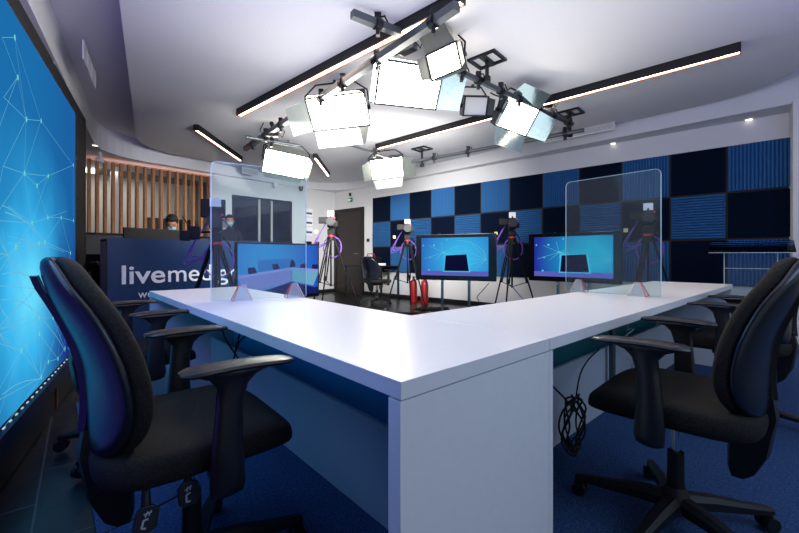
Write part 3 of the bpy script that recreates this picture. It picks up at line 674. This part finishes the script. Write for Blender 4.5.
def tv(label, a, b, ztop, h, ins, sm, content):
    a, b = Vector((a[0], a[1], 0)), Vector((b[0], b[1], 0)); w = (b-a).length; t = (b-a).normalized(); c = (a+b)/2
    o = thing('television', label, 'television', (c.x, c.y, .006), math.atan2(t.y, t.x)); zc = ztop-h/2
    m = MB(); m.box((0, .03, zc), (w, .06, h), bev=.006); m.build('casing', BLACKG, o)
    l, r_, tp, bt = ins; x0, x1, z0, z1 = -w/2+l, w/2-r_, zc-h/2+bt, zc+h/2-tp
    m = MB(); m.quad((x0, -.003, z0), (x1, -.003, z0), (x1, -.003, z1), (x0, -.003, z1)); m.build('screen', sm, o)
    P = lambda u, v, d=0: (x0+(x1-x0)*u, -.004-d-.0016*lay, z1-(z1-z0)*v)
    for lay, (nm, ml, polys) in enumerate(content):
        m = MB(); d = 0
        for poly in polys:
            d += .0005
            if len(poly) == 2:
                p, q = Vector(P(*poly[0], .0003)), Vector(P(*poly[1], .0003)); tt = (q-p).normalized(); n = Vector((-tt.z, 0, tt.x))*.002; m.quad(p-n, q-n, q+n, p+n)
            else: m.prism([P(u, v, .0012) for u, v in poly], (0, .001, 0))
        m.build(nm, ml, o)
    for s in (-.17, .17):
        m = MB(); m.cyl((s*w, .07, .02), (s*w, .07, zc), .022); m.build('stand_pole', CHROME, o, smooth=True)
    m = MB(); m.box((0, .07, .012), (w*.75, .08, .02)); m.box((-w*.3, .05, .012), (.07, .5, .02)); m.box((w*.3, .05, .012), (.07, .5, .02)); m.build('stand_base', BLACK, o)
    m = MB(); m.box((-.2*w, .03, ztop+.008), (.03, .03, .016)); m.box((.13*w, .03, ztop+.008), (.04, .03, .016)); m.build('top_clip', DMET, o)
    return o
rays = []
for (cx_, cy_) in ((.345, .39), (.97, .58)):
    for k in range(16):
        a = k*.43+.2; ln = .18+.35*((k*7) % 5)/5
        x2, y2 = cx_+ln*math.cos(a), cy_+ln*math.sin(a)*1.5
        if 0 < x2 < 1 and 0 < y2 < .86: rays.append([(cx_, cy_), (x2, y2)])
arc = [(.55+.4*math.sin(k/10*1.5), .08+.45*(1-math.cos(k/10*1.5))) for k in range(11)]
rays += [[a, b] for a, b in zip(arc, arc[1:])]
def diamond(x, y, s): return [(x-s, y), (x, y-s*1.6), (x+s, y), (x, y+s*1.6)]
def feed(tint):
    return [('network_lines', emat('tv_line', '#7ad4f0', 0.4), rays),
            ('glow_dots', emat('tv_dot', '#4fd0ee', 0.45), [diamond(.2, .2, .02), diamond(.14, .52, .015), diamond(.4, .06, .015), diamond(.345, .39, .02), diamond(.03, .2, .015), diamond(.12, .86, .02)]),
            ('desk_strip', emat('tv_desk', '#6468c8', 0.4), [[(0, .875), (1, .875), (1, 1), (0, 1)]]),
            ('chair_glow', emat('tv_glow', '#40c8f0', 0.45), [[(.34, .9), (.36, .43), (.71, .43), (.75, .9)]]),
            ('chair_picture', emat('tv_chair', '#10123c', 0.35), [[(.36, .875), (.38, .47), (.69, .44), (.725, .875)]])]
def p2(px, Y): return ((px-CX)/F_*Y, Y)
tv('middle television on chrome stand showing a dark chair on a blue background', p2(416, 5.9), p2(496, 5.41), 1.285, .68, (.09, .105, .05, .07), screen_mat('tv_mid', '#2a4cb4', '#38b4e8', (.1, 0, .95)), feed(0))
tv('right television behind the right acrylic screen showing a dark chair', p2(528.6, 5.7), p2(622, 4.85), 1.285, .68, (.09, .10, .05, .07), screen_mat('tv_right', '#24329c', '#18a4cc', (.25, 0, .95)), feed(0))
lf = [('back_light', emat('tvl0', '#3a80d4', 0.4), [[(.22, .30), (.62, .28), (.62, .46), (.22, .52)]]),
      ('desk_picture', emat('tvl1', '#7f8cd8', 0.425), [[(0, .60), (.63, .48), (.63, .72), (.10, .93), (.05, .90)]]),
      ('desk_wing_picture', emat('tvl2', '#76b4d4', 0.425), [[(.64, .48), (1, .53), (.99, .62), (.93, .84), (.64, .72)]]),
      ('desk_top_picture', emat('tvl3', '#8d9ae6', 0.45), [[(0, .58), (.63, .45), (1, .50), (1, .55), (.63, .495), (0, .63)]]),
      ('floor_picture', emat('tvl4', '#1c2468', 0.4), [[(.12, .95), (.63, .74), (.95, .88), (1, .86), (1, 1), (.1, 1)]]),
      ('chair_picture', emat('tvl5', '#232a66', 0.4), [[(.10, .44), (.18, .43), (.21, .54), (.11, .56)], [(.38, .39), (.45, .37), (.48, .47), (.40, .49)], [(.75, .39), (.83, .37), (.83, .47), (.74, .46)], [(.91, .40), (.99, .40), (.99, .50), (.91, .49)], [(.62, .30), (.66, .30), (.68, .44), (.60, .45)]])]
tv('left television showing a wide picture of the empty desk with four chairs', p2(236.5, 4.195), p2(319, 5.0), 1.12, .674, (.012, .02, .02, .045), screen_mat('tv_left', '#2a58c4', '#3a98e0', (-.2, 0, .9), .45), lf)

# ================= CAMERAS ON TRIPODS =================
CAMB = mat('camera_black', '#050506', .55, spec=.25); CAMBG = BLACKG
def cam_rig(px, Y, apex_z, body_z, label, face, sc=1.0, spread=.42, a0=20, monitor=False, ctrl=False):
    p = at(px, 256, Y); rz = math.radians(face)      # local +x towards the desk
    t = thing('tripod', 'black tripod under the ' + label.split(',')[0].replace(' with white label', '').replace(' with square hood and white label', ' with square hood'), 'tripod', (p.x, p.y, .006), rz)
    for i in range(3):
        a = math.radians(a0+120*i); d = Vector((math.cos(a), math.sin(a), 0)); s = Vector((-d.y, d.x, 0))*.022
        top = d*.05+Vector((0, 0, apex_z)); mid = d*(spread*.55)+Vector((0, 0, apex_z*.46)); ft = d*spread+Vector((0, 0, .012))
        m = MB(); m.tube([top+s, mid+s*.8], .011, 8); m.tube([top-s, mid-s*.8], .011, 8); m.tube([mid+Vector((0, 0, .06)), ft], [.013, .011], 8)
        m.bar(mid+s, mid-s, .03, .03); lg = m.build('leg', CAMB, t, smooth=True)
        m = MB(); m.ball(ft+Vector((0, 0, .008)), .019, 10, 6); m.build('rubber_foot', mat('foot_grey', '#55585c', .6), lg)
        m = MB(); m.tube([Vector((0, 0, apex_z*.4)), mid], .006, 6); m.build('spreader', CAMB, t)
    m = MB(); m.cyl((0, 0, apex_z*.39), (0, 0, apex_z), .014); m.cyl((0, 0, apex_z-.03), (0, 0, apex_z+.03), .065, .06); m.build('bowl', CAMB, t, smooth=True)
    m = MB(); m.cyl((0, 0, apex_z+.03), (0, 0, apex_z+.055), .052); m.build('red_ring', REDP, t, smooth=True)
    m = MB(); m.box((0, 0, apex_z+.10), (.11, .11, .09), bev=.012); m.box((0, 0, apex_z+.155), (.16, .07, .02)); m.build('fluid_head', CAMB, t, smooth=True)
    m = MB(); m.tube([(-.05, .07, apex_z+.10), (-.2, .12, apex_z+.04), (-.42, .14, apex_z-.05)], .009, 8); m.tube([(-.42, .14, apex_z-.05), (-.52, .145, apex_z-.08)], .015, 8); m.build('pan_bar', CAMB, t, smooth=True)
    c = thing('video_camera', label, 'camera', (p.x, p.y, .006+apex_z+.165), rz); b = body_z-apex_z-.165
    m = MB(); m.box((-.02, 0, .085), (.30, .11, .15), bev=.012); m.build('camera_body', CAMB, c, smooth=True)
    m = MB(); m.cyl((.13, 0, .085), (.24, 0, .085), .045, .05, 20); m.cyl((.24, 0, .085), (.27, 0, .085), .062, .066, 20); m.build('lens', mat('lens_black', '#0b0b0e', .55), c, smooth=True)
    m = MB(); m.tube([(-.12, 0, .16), (-.1, 0, .205), (.1, 0, .205), (.12, 0, .16)], .012, 8); m.build('top_handle', CAMB, c, smooth=True)
    if monitor:
        m = MB(); m.box((.1, -.02, .21), (.03, .22, .18), bev=.008); m.build('viewfinder_hood', CAMB, c)
        pz = (.117, -.0, .27)
    else:
        m = MB(); m.box((.0, -.12, .12), (.09, .14, .10), bev=.01); m.box((.05, .08, .06), (.1, .05, .08)); m.build('viewfinder', CAMB, c); pz = (.11, .0, .215)
    m = MB(); m.box((pz[0], pz[1], pz[2]), (.003, .10, .085)); m.build('paper_label', PAPER, c)
    m = MB(); m.box((.12, .06, .15), (.03, .02, .02)); m.box((-.1, .06, .12), (.03, .02, .02)); m.build('red_plug', REDP, c)
    s = -1
    for j in range(3):
        m = MB(); pts = []
        for k in range(15):
            f = k/14; pts.append((-.12-.05*j+.03*math.sin(9*f), s*(.06+(.17+.04*j)*math.sin(PI*f)), .13-.35*f-(.18+.05*j)*math.sin(PI*f)))
        m.tube(pts, .006, 6); m.build('cable', PURPLE, c, smooth=True)
    m = MB(); pts = []
    for k in range(34):
        a = k*.42; rr_ = .13+.006*math.sin(k); pts.append((-.06+.02*math.sin(k*.7), .02+rr_*math.cos(a)*(1.1), -.30+rr_*1.3*math.sin(a)))
    m.tube(pts, .0055, 6); m.build('cable_coil', PURPLE, c, smooth=True)
    m = MB(); m.box((-.12, -.24, -.05), (.03, .05, .05)); m.build('yellow_tag', YEL, c)
    if ctrl:
        m = MB(); m.box((-.12, -.20, -.02), (.12, .10, .13), bev=.01); m.box((-.1, -.28, -.05), (.1, .09, .10), bev=.01); m.tube([(-.1, -.22, .0), (-.05, -.30, .14)], .006); m.tube([(-.1, -.03, 0), (-.12, -.18, -.02)], .01); m.build('remote_control', CAMB, c, smooth=True)
    return t, c
cam_rig(216, 3.85, 1.05, 1.5, 'video camera with square hood and white label, in front of the blue counter', -67, a0=247, monitor=True, ctrl=True, spread=.45)
cam_rig(331, 6.1, 1.24, 1.6, 'video camera with white label standing in front of the dark door', -82, a0=82, spread=.5)
cam_rig(407.5, 7.0, 1.20, 1.6, 'video camera with white label left of the middle television', -91, a0=291)
cam_rig(512, 6.0, 1.21, 1.6, 'video camera with white label between the middle and right televisions', -103, a0=103)
cam_rig(648, 4.75, 1.18, 1.6, 'video camera seen through the right acrylic screen', -122, a0=92)

# ================= BACK OF ROOM =================
q = at(377, 256, 7.85); chair((q.x, q.y, .006), 52, 40, 'small black office chair at the back by the door and foam tiles', name='office_chair')
q = W(6.55, VF-.35); bt = thing('side_table', 'small black table against the foam tile wall beside the back chair', 'table', (q.x, q.y, .006), math.atan2(-U.y, -U.x))
m = MB(); m.box((0, 0, .73), (1.25, .6, .03)); m.build('table_top', BLACK, bt)
for sx in (-1, 1):
    for sy in (-1, 1): m = MB(); m.box((sx*.6, sy*.27, .357), (.035, .035, .715)); m.build('leg', BLACK, bt)
q2 = W(6.62, VF-.3, .752); bg = thing('camera_bag', 'black camera bag lying on the small table at the back', 'bag', q2, math.atan2(-U.y, -U.x))
m = MB(); m.box((0, 0, .10), (.5, .26, .20), bev=.05); m.build('bag_body', RUB, bg, smooth=True)
m = MB(); m.tube([(-.15, 0, .19), (-.1, 0, .27), (.1, 0, .27), (.15, 0, .19)], .012, 8); m.build('handle', REDP, bg, smooth=True)
q3 = W(6.2, VF-.35, .752); m = MB(Matrix.Translation(q3)); m.box((0, 0, .03), (.18, .14, .05), bev=.02); tag(m.build('crumpled_paper', PAPER), 'small white packet on the table beside the black bag', 'packet')
for px, lab in ((413.5, 'red fire extinguisher beside the tripod, left of two'), (424.6, 'red fire extinguisher nearer the middle television, right of two')):
    q = at(px, 303, 7.95 if px < 420 else 7.7); e = thing('fire_extinguisher', lab, 'fire extinguisher', (q.x, q.y, .006))
    m = MB(); m.tube([(0, 0, .0), (0, 0, .01), (0, 0, .40), (0, 0, .45), (0, 0, .48), (0, 0, .50)], [.06, .075, .075, .06, .03, .022], 20); m.build('cylinder', RED, e, smooth=True)
    m = MB(); m.cyl((0, 0, .50), (0, 0, .53), .02); m.bar((-.02, 0, .535), (.09, 0, .56), .02, .012); m.bar((-.02, 0, .525), (.07, 0, .52), .015, .01); m.build('valve', BLACK, e)
    m = MB(); m.tube([(0, -.03, .52), (.03, -.09, .48), (.05, -.10, .3), (.04, -.095, .12)], .011, 8); m.build('hose', RUB, e, smooth=True)
m = MB(); wall_box(m, 5.92, 6.08, .16, .42, 0, .03); tag(m.build('wall_socket_box', mat('pale_box', '#c9dce8', .5)), 'pale wall box low between the two fire extinguishers', 'wall box')
pile = []
for i in range(70): pile.append(at(430, 305, 6.7)*0 + Vector(((432-CX)/F_*6.6+.22*math.sin(i*1.9)+.1*math.sin(i*.37), 6.6+.14*math.cos(i*2.3), .03+.05*abs(math.sin(i*.9)))))
cable('cable_pile', 'tangle of black and purple cables on the floor under the middle television', pile, .008, RUB, 2)
cable('cable', 'black cable hanging down the wall right of the middle television', [at(489, 283, 6.6), at(483, 290, 6.6), at(477, 297, 6.6), at(479, 301, 6.6), at(476, 306, 6.6)], .006, RUB)
cable('cable', 'purple cable trailing from the tripod between the televisions to the floor', [at(511, 285, 5.95), at(516, 291, 5.95), at(522, 298, 5.9), at(530, 305, 5.9)], .007, PURPLE)

# clear acrylic lectern
q = at(750, 256, 3.9); lc = thing('acrylic_lectern', 'clear acrylic lectern beyond the far end of the right desk wing', 'lectern', (q.x, q.y, .013), math.radians(-42))
m = MB(); m.prism([(-.32, -.12, .99), (.32, -.12, .99), (.32, .14, 1.10), (-.32, .14, 1.10)], (0, 0, .012)); m.build('reading_top', glass('lectern_acrylic', '#8fb8e0', .03, .0), lc)
m = MB(); m.bar((-.32, -.12, .99), (.32, -.12, .99), .004, .004); m.bar((-.32, .14, 1.10), (.32, .14, 1.10), .003, .003); m.build('polished_edge', EDGE, lc)
m = MB(); m.box((0, 0, .53), (.40, .01, .98)); m.build('front_sheet', ACR, lc)
m = MB()
for s in (-1, 1): m.bar((s*.2, 0, .03), (s*.2, 0, 1.03), .006, .006)
m.bar((-.2, 0, .83), (.2, 0, .83), .005, .005); m.build('polished_edge', EDGE, lc)
m = MB(); m.box((0, 0, .015), (.5, .36, .02)); m.build('base', ACR, lc)

# ================= CEILING FIXTURES =================
def strip(a, b, label, w=.075, h=.085):
    a, b = Vector(a), Vector(b); c = (a+b)/2; t = (b-a); ln = t.length; o = thing('linear_ceiling_lamp', label, 'ceiling lamp', (c.x, c.y, ZI), math.atan2(t.y, t.x))
    m = MB(); m.box((0, -w/2+.004, -h/2), (ln, .008, h)); m.box((0, w/2-.004, -h/2), (ln, .008, h)); m.box((-ln/2+.004, 0, -h/2), (.008, w, h)); m.box((ln/2-.004, 0, -h/2), (.008, w, h)); m.box((0, 0, -.01), (ln, w, .02)); m.build('housing', BLACK, o)
    m = MB(); m.box((0, 0, -h+.012), (ln-.02, w-.026, .008)); m.build('diffuser', STRIP, o)
    m = MB(); m.box((0, -w/2+.0125, -h+.003), (ln-.02, .009, .006)); m.box((0, w/2-.0125, -h+.003), (ln-.02, .009, .006)); m.build('warm_rim', ORANGE, o)
    return o
zl = ZI-.08
strip(atz(239, 116, zl), atz(463, 2, zl), 'long black strip lamp running to the top edge beside the biggest light panels')
strip(atz(377, 149, zl), atz(741, 52, zl), 'very long black strip lamp crossing the ceiling towards the right')
strip(atz(196, 130, zl), atz(241, 161, zl), 'short black strip lamp near the wooden slats', .07)
strip(atz(315, 158, zl), atz(328.5, 176, zl), 'short black strip lamp between two light panels at the back', .07)

def panel(label, cen, w, h, X, Z, flaps, lit=True, ang=38, fl=None, refl=False):
    X = Vector(X).normalized(); Z = Vector(Z).normalized(); Y = Z.cross(X).normalized(); Z = X.cross(Y)   # -Y is the light direction
    M = Matrix(((X.x, Y.x, Z.x, 0), (X.y, Y.y, Z.y, 0), (X.z, Y.z, Z.z, 0), (0, 0, 0, 1)))
    o = bpy.data.objects.new('studio_light_panel', None); C.objects.link(o); tag(o, label, 'studio light'); o.matrix_world = Matrix.Translation(Vector(cen)) @ M; o.empty_display_size = .05
    dep = .09
    m = MB(); m.box((0, dep/2+.006, 0), (w+.03, dep, h+.03), bev=.01); m.build('housing', FLAPO, o)
    m = MB()
    for s in (-1, 1): m.box((s*(w/2+.007), -.004, 0), (.014, .02, h+.03)); m.box((0, -.004, s*(h/2+.007)), (w+.03, .02, .014))
    m.build('front_frame', DMET, o)
    m = MB(); m.quad((-w/2, 0, -h/2), (w/2, 0, -h/2), (w/2, 0, h/2), (-w/2, 0, h/2)); m.build('diffuser', LAMPF if lit else LAMPD, o)
    for i in range(7):
        if i == 0: m = MB()
        m.box((-w*.42+w*.84*i/6, dep+.016, 0), (.012, .02, h*.8))
    m.build('cooling_fin', DMET, o)
    for side, a, ln in flaps:
        a = math.radians(a); c_, s_ = math.cos(a), math.sin(a); 
        if side in 'tb':
            q = 1 if side == 't' else -1; e = h/2+.014
            pts = [(-w/2, -.014, q*e), (w/2, -.014, q*e), (w/2*.86, -.014-ln*s_, q*(e+ln*c_)), (-w/2*.86, -.014-ln*s_, q*(e+ln*c_))]; nrm = Vector((0, c_, q*s_))*.004
        else:
            q = 1 if side == 'r' else -1; e = w/2+.014
            pts = [(q*e, -.014, -h/2), (q*e, -.014, h/2), (q*(e+ln*c_), -.014-ln*s_, h/2*.86), (q*(e+ln*c_), -.014-ln*s_, -h/2*.86)]; nrm = Vector((q*s_, c_, 0))*.004
        m = MB(); m.prism(pts, nrm); m.build('barn_door', fl or FLAP, o)
    # yoke
    m = MB(); yk = w/2+.035
    m.tube([(-yk, .04, 0), (-yk, .10, h*.5), (-yk*.6, .14, h/2+.09), (yk*.6, .14, h/2+.09), (yk, .10, h*.5), (yk, .04, 0)], .009, 8)
    for s in (-1, 1): m.cyl((s*(yk+.012), .04, 0), (s*(w/2), .04, 0), .022)
    m.build('yoke', DMET, o, smooth=True)
    top = M @ Vector((0, .14, h/2+.09)) + Vector(cen)
    m = MB(); m.tube([Vector((0, .14, h/2+.09)), M.inverted() @ (Vector((top.x, top.y, max(top.z+.05, 2.70))) - Vector(cen))], .016, 10); m.build('spigot', GMET, o, smooth=True)
    return o
IR = mat('dichroic_flap', '#bcd8de', .12, .9, bump=(5, .6)); 
panel('lit light panel low at the left end of the grid, near the short strip lamp', (-1.782, 6.0, 2.397), .621, .389, (0.902, .417, -.109), (.362, -.595, .717), (('r', 60, .10), ('b', 10, .07), ('t', 10, .10)))
panel('large lit light panel with wide lower flap, centre left of the grid', (-.675, 4.2, 2.535), .615, .342, (.992, -.098, .076), (-.122, -.656, .745), (('b', 50, .20), ('l', 40, .24), ('r', 80, .12), ('t', 60, .10)))
panel('largest lit light panel with cyan side flap in the middle of the grid', (.088, 3.6, 2.557), .630, .355, (.902, .425, .073), (.168, -.502, .848), (('r', 35, .22), ('l', 55, .20), ('t', 75, .08)), fl=IR)
panel('small square lit lamp with black hood, highest in the grid', (.376, 3.3, 2.63), .287, .196, (.771, -.634, .06), (-.259, -.226, .939), (('t', 35, .17), ('r', 50, .12), ('l', 60, .09)), fl=FLAPO)
panel('tilted lit lamp with iridescent flaps at the right of the grid', (1.302, 4.3, 2.518), .438, .294, (.895, .421, -.15), (.355, -.468, .809), (('r', 25, .22), ('t', 30, .2), ('b', 35, .2), ('l', 70, .16)), fl=IR)
panel('lit light panel nearest the foam tiles with flap open below', (-.223, 6.6, 2.469), .526, .342, (.99, .052, .131), (-.079, -.565, .821), (('b', 45, .17), ('l', 40, .18), ('r', 25, .22)))
panel('small unlit grey lamp between the largest and the tilted panel', (.822, 4.2, 2.60), .253, .181, (.976, .207, .065), (.039, -.459, .887), (('l', 60, .06), ('r', 60, .08)), lit=False, fl=FLAPO)

def pipe(label, a, b, r=.024, sq=0, name='grid_pipe', clamps=4):
    a, b = Vector(a), Vector(b); c = (a+b)/2; o = thing(name, label, 'lighting pipe', c)
    m = MB(Matrix.Translation(-c))
    if sq: m.bar(a, b, sq, sq)
    else: m.tube([a, b], r, 14)
    m.build('tube', GMET, o, smooth=not sq)
    rg = random.Random(int(a.x*100))
    for i in range(clamps):
        p = a.lerp(b, (i+.5+rg.uniform(-.2, .2))/clamps); t = (b-a).normalized(); s = sq*.6 if sq else r
        m = MB(Matrix.Translation(-c)); m.cyl(p-t*.025, p+t*.025, s+.014, None, 12); m.box(p+Vector((0, 0, s+.03)), (.05, .03, .05)); m.box(p-Vector((0, 0, s+.03)), (.03, .04, .05))
        m.tube([p+Vector((.0, 0, s+.02)), p+Vector((.05, .03, s+.05)), p+Vector((.08, .05, s))], .007, 6); m.build('clamp', DMET, o, smooth=True)
    return o
pA, pB = atz(245, 149, 2.66), atz(457, 6, 2.66)
pipe('long grey lighting rail beside the strip lamp, above the big panels', pA, pB, sq=.06, clamps=8)
pipe('short grey square tube end sticking out above the largest panel', atz(352, 14, 2.76), atz(400, 33, 2.76), sq=.055, clamps=1)
pipe('short cross pipe at the left end of the lighting rail', atz(246, 137, 2.60), atz(300, 146, 2.60), clamps=1)
pipe('round lighting pipe running along the foam tile side', atz(412, 162, 2.55), atz(584, 130, 2.55), r=.026, clamps=4)
pipe('cross pipe between the largest panel and the tilted lamp', atz(448, 66, 2.66), atz(572, 124, 2.63), r=.028, clamps=7)
pipe('thin cross pipe reaching from the centre left panel to the back panel', atz(318, 134, 2.62), atz(396, 160, 2.62), r=.02, clamps=1)
# ceiling mounts
for (px, py, z1, lab) in ((487, 60, 2.66, 'black ceiling mount with square plate beside the small unlit lamp'), (570, 113, 2.56, 'black ceiling mount above the right end of the round pipe'), (422, 149, 2.56, 'black ceiling mount above the left end of the round pipe')):
    p = atz(px, py, ZI-.01); o = thing('ceiling_mount', lab, 'ceiling mount', (p.x, p.y, ZI), AU)
    m = MB()
    for s in (-1, 1): m.box((0, s*.11, -.01), (.26, .03, .02)); m.box((s*.13, 0, -.01), (.03, .25, .02))
    m.box((0, 0, -.012), (.06, .25, .02)); m.build('plate', DMET, o)
    m = MB(); m.cyl((0, 0, -.01), (0, 0, z1-ZI), .018); m.cyl((0, 0, z1-ZI-.03), (0, 0, z1-ZI+.02), .035); m.build('stem', BLACK, o, smooth=True)
# hanging cables near lamps
rg = random.Random(5)
for i, (px, py) in enumerate(((386, 36), (402, 44), (418, 36), (500, 92), (530, 100))):
    p0 = at(px, py, 3.5 if px < 450 else 4.3); pts = [p0 + Vector((.10*math.sin(k*1.1+i), .05*k/6, -.05*math.sin(k*.9+i)+.02*k/6)) for k in range(8)]
    lab = ('dark cable loop above the largest light panel, left', 'dark cable loop above the largest light panel, middle', 'dark cable loop beside the small square lamp', 'dark cable loop above the tilted lamp, left', 'dark cable loop above the tilted lamp, right')[i]
    cable('lamp_cable', lab, pts, .008, RUB)

for i, (px, py, Y, lab) in enumerate(((408, 47, 3.45, 'silver power supply box hanging beside the small square lamp'), (372, 66, 3.95, 'dark power supply box above the centre left panel'), (545, 103, 4.7, 'dark power supply box right of the tilted lamp'), (272, 133, 5.3, 'small dark box clamped at the left end of the lighting rail'))):
    p = at(px, py, Y); o = thing('power_supply', lab, 'power supply', p, AU+.3*i)
    m = MB(); m.box((0, 0, 0), (.17, .07, .10), bev=.008); m.build('case', METAL if i == 0 else DMET, o)
    m = MB(); m.box((0, 0, .08), (.03, .03, .07)); m.cyl((0, -.03, .12), (0, .03, .12), .03); m.build('hook', DMET, o)
    m = MB(); m.tube([(.08, 0, .0), (.13, .02, -.04), (.15, .03, .03), (.1, .05, .12)], .007, 6); m.tube([(-.08, 0, .02), (-.13, -.02, -.05), (-.17, 0, .02), (-.1, .02, .12)], .006, 6); m.build('lead', RUB, o, smooth=True)
# vents and downlights
def vent(label, c, xd, nd, w, h, n=8):
    c = Vector(c); xd = Vector(xd).normalized(); nd = Vector(nd).normalized(); o = thing('air_vent', label, 'air vent', c, math.atan2(xd.y, xd.x))
    yl = -1 if nd.dot(Vector((-xd.y, xd.x, 0))) < 0 else 1
    m = MB(); 
    for s in (-1, 1): m.box((s*w/2, yl*.006, 0), (.014, .012, h+.014)); m.box((0, yl*.006, s*h/2), (w, .012, .014))
    m.build('frame', WHITE, o)
    m = MB(); m.box((0, yl*.001, 0), (w, .002, h)); m.build('backing', mat('vent_back', '#8a8c8e', .8), o)
    m = MB()
    for i in range(n): m.box((0, yl*.005, -h/2+h*(i+.5)/n), (w, .008, h/n*.45))
    m.build('louvre', WHITE, o)
# left soffit face n=-.624 facing +ND
for i, (px, py) in enumerate(((84.5, 56), (88, 70), (92.5, 83))):
    k = (px-CX)/F_; n0 = -.624; t = (k*ND.y*n0-ND.x*n0)/(WD.x-k*WD.y); p = S(n0+.002, t); z = 2.87
    vent(('air vent on the left ceiling step, nearest of three', 'air vent on the left ceiling step, middle of three', 'air vent on the left ceiling step, farthest of three')[i], (p.x, p.y, z), WD, ND, .26, .16)
def face_u(px, py, uu):   # on far soffit face u = uu
    k = (px-CX)/F_; v = (k*U.y*uu-U.x*uu)/(V.x-k*V.y); p = W(uu, v); return Vector((p.x, p.y, H+(HY-py)/F_*p.y))
def face_v(px, py, vv):
    k = (px-CX)/F_; u = (k*V.y*vv-V.x*vv)/(U.x-k*U.y); p = W(u, vv); return Vector((p.x, p.y, H+(HY-py)/F_*p.y))
vent('square air vent on the ceiling step above the window', face_u(250, 171.5, 7.875), V, -U, .36, .12)
vent('long air vent on the ceiling step above the foam tiles', face_v(577, 132, 6.025), U, -V, 1.0, .13)
dn = ['recessed downlight over the video wall, nearest', 'recessed downlight at the end of the video wall', 'recessed downlight near the corner of the slats', 'recessed downlight above the window, left', 'recessed downlight above the window, right', 'recessed downlight above the middle foam tiles', 'recessed downlight above the right foam tiles', 'recessed downlight above the far right foam tiles']
for lab, (px, py) in zip(dn, ((47, 61), (78, 115), (95, 145), (195, 173), (265, 187), (519, 161), (613, 143), (749, 119))):
    p = atz(px, py, ZS); o = thing('downlight', lab, 'downlight', p); m = MB(); m.tube([(0, 0, -.008), (0, 0, .001)], [.05, .055], 20); m.build('ring', WHITE, o, smooth=True)
    m = MB(); m.cyl((0, 0, -.010), (0, 0, -.007), .036, None, 20); m.build('lens', emat('downlight_glow', '#fff4e6', 1.3), o)
p = atz(100, 160, 2.55); m = MB(Matrix.Translation(p)); m.cyl((0, 0, .0), (0, 0, .13), .02); m.box((0, 0, 0), (.09, .07, .08), bev=.01); m.cyl((0, -.03, 0), (.03, -.08, -.02), .025); tag(m.build('security_camera', WHITE, smooth=True), 'small white security camera on the ceiling in front of the slats', 'camera')
p = atz(301, 189, 2.62); m = MB(Matrix.Translation(p)); m.cyl((0, 0, .0), (0, 0, .06), .05, .06); m.ball((0, 0, -.01), .045); tag(m.build('dome_camera', mat('dome_dark', '#1d1f22', .2), smooth=True), 'dark dome camera under the ceiling between window and notices', 'camera')
p = atz(275, 186, 2.60); m = MB(Matrix.Translation(p)); m.cyl((0, 0, .0), (0, 0, .08), .05, .055); m.ball((0, 0, -.01), .04); tag(m.build('smoke_detector', WHITE, smooth=True), 'white detector under the ceiling above the dark window', 'detector')

# ================= LIGHTS, WORLD, CAMERA =================
def area(name, loc, target, size, power, col, sy=None):
    l = bpy.data.lights.new(name, 'AREA'); l.energy = power; l.color = col; l.size = size
    if sy: l.shape = 'RECTANGLE'; l.size_y = sy
    o = bpy.data.objects.new(name, l); C.objects.link(o); o.location = loc; o.rotation_euler = (Vector(target)-Vector(loc)).to_track_quat('-Z', 'Y').to_euler(); return o
area('screen_wall_light_right', (2.3, -.2, 2.1), (1.0, 1.9, .5), 2.2, 13, (.45, .66, 1), 1.0)
area('backroom_light', W(UF+1.0, 2.0, 2.6), W(UF+1.2, 2.0, 0), 1.2, 9, (1, .93, .85))
area('purple_wash', (2.7, 1.6, 2.2), (3.6, 2.8, 3.0), .5, 5, (.4, .36, 1))
area('near_ceiling_fill', (.5, .3, 1.9), (.8, 1.4, 2.85), .6, 13, (1, .98, .98))  # added fill aimed up beside the camera to brighten the ceiling, no real flash
area('ceiling_fill', (.2, 3.9, 1.85), (.2, 3.95, 2.85), 3.2, 20, (1, .98, .97))  # added unseen uplight below the grid, lifts the ceiling brightness
area('video_wall_light', S(-.52, 1.35, 1.5), S(1, 1.7, .5), 1.4, 8, (.3, .6, 1), 1.2)
area('back_wall_fill', (-.2, 4.3, 2.15), (-1.6, 9.5, .9), 2.4, 80, (1, .98, .95), .5).data.spread = math.radians(115)  # added unseen fill in mid-room, brightens the far walls
area('screen_spill_left', S(-.45, 1.0, 1.6), (-2.1, 2.6, 2.9), .7, 22, (.32, .22, 1))
w = bpy.data.worlds.new('world'); bpy.context.scene.world = w; w.use_nodes = True
w.node_tree.nodes['Background'].inputs[0].default_value = (.75, .85, 1, 1); w.node_tree.nodes['Background'].inputs[1].default_value = .22
cd = bpy.data.cameras.new('camera'); co = bpy.data.objects.new('camera', cd); C.objects.link(co)
co.location = (0, 0, H); co.rotation_euler = (PI/2, 0, 0); cd.sensor_width = 36; cd.lens = F_/799*36; cd.shift_x = -.5/799; cd.shift_y = -(266.5-HY)/799; cd.clip_start = .02
sc = bpy.context.scene; sc.camera = co
sc.view_settings.view_transform = 'Standard'; sc.view_settings.look = 'None'; sc.view_settings.gamma = 1; sc.view_settings.use_curve_mapping = False; sc.view_settings.exposure = 1.0
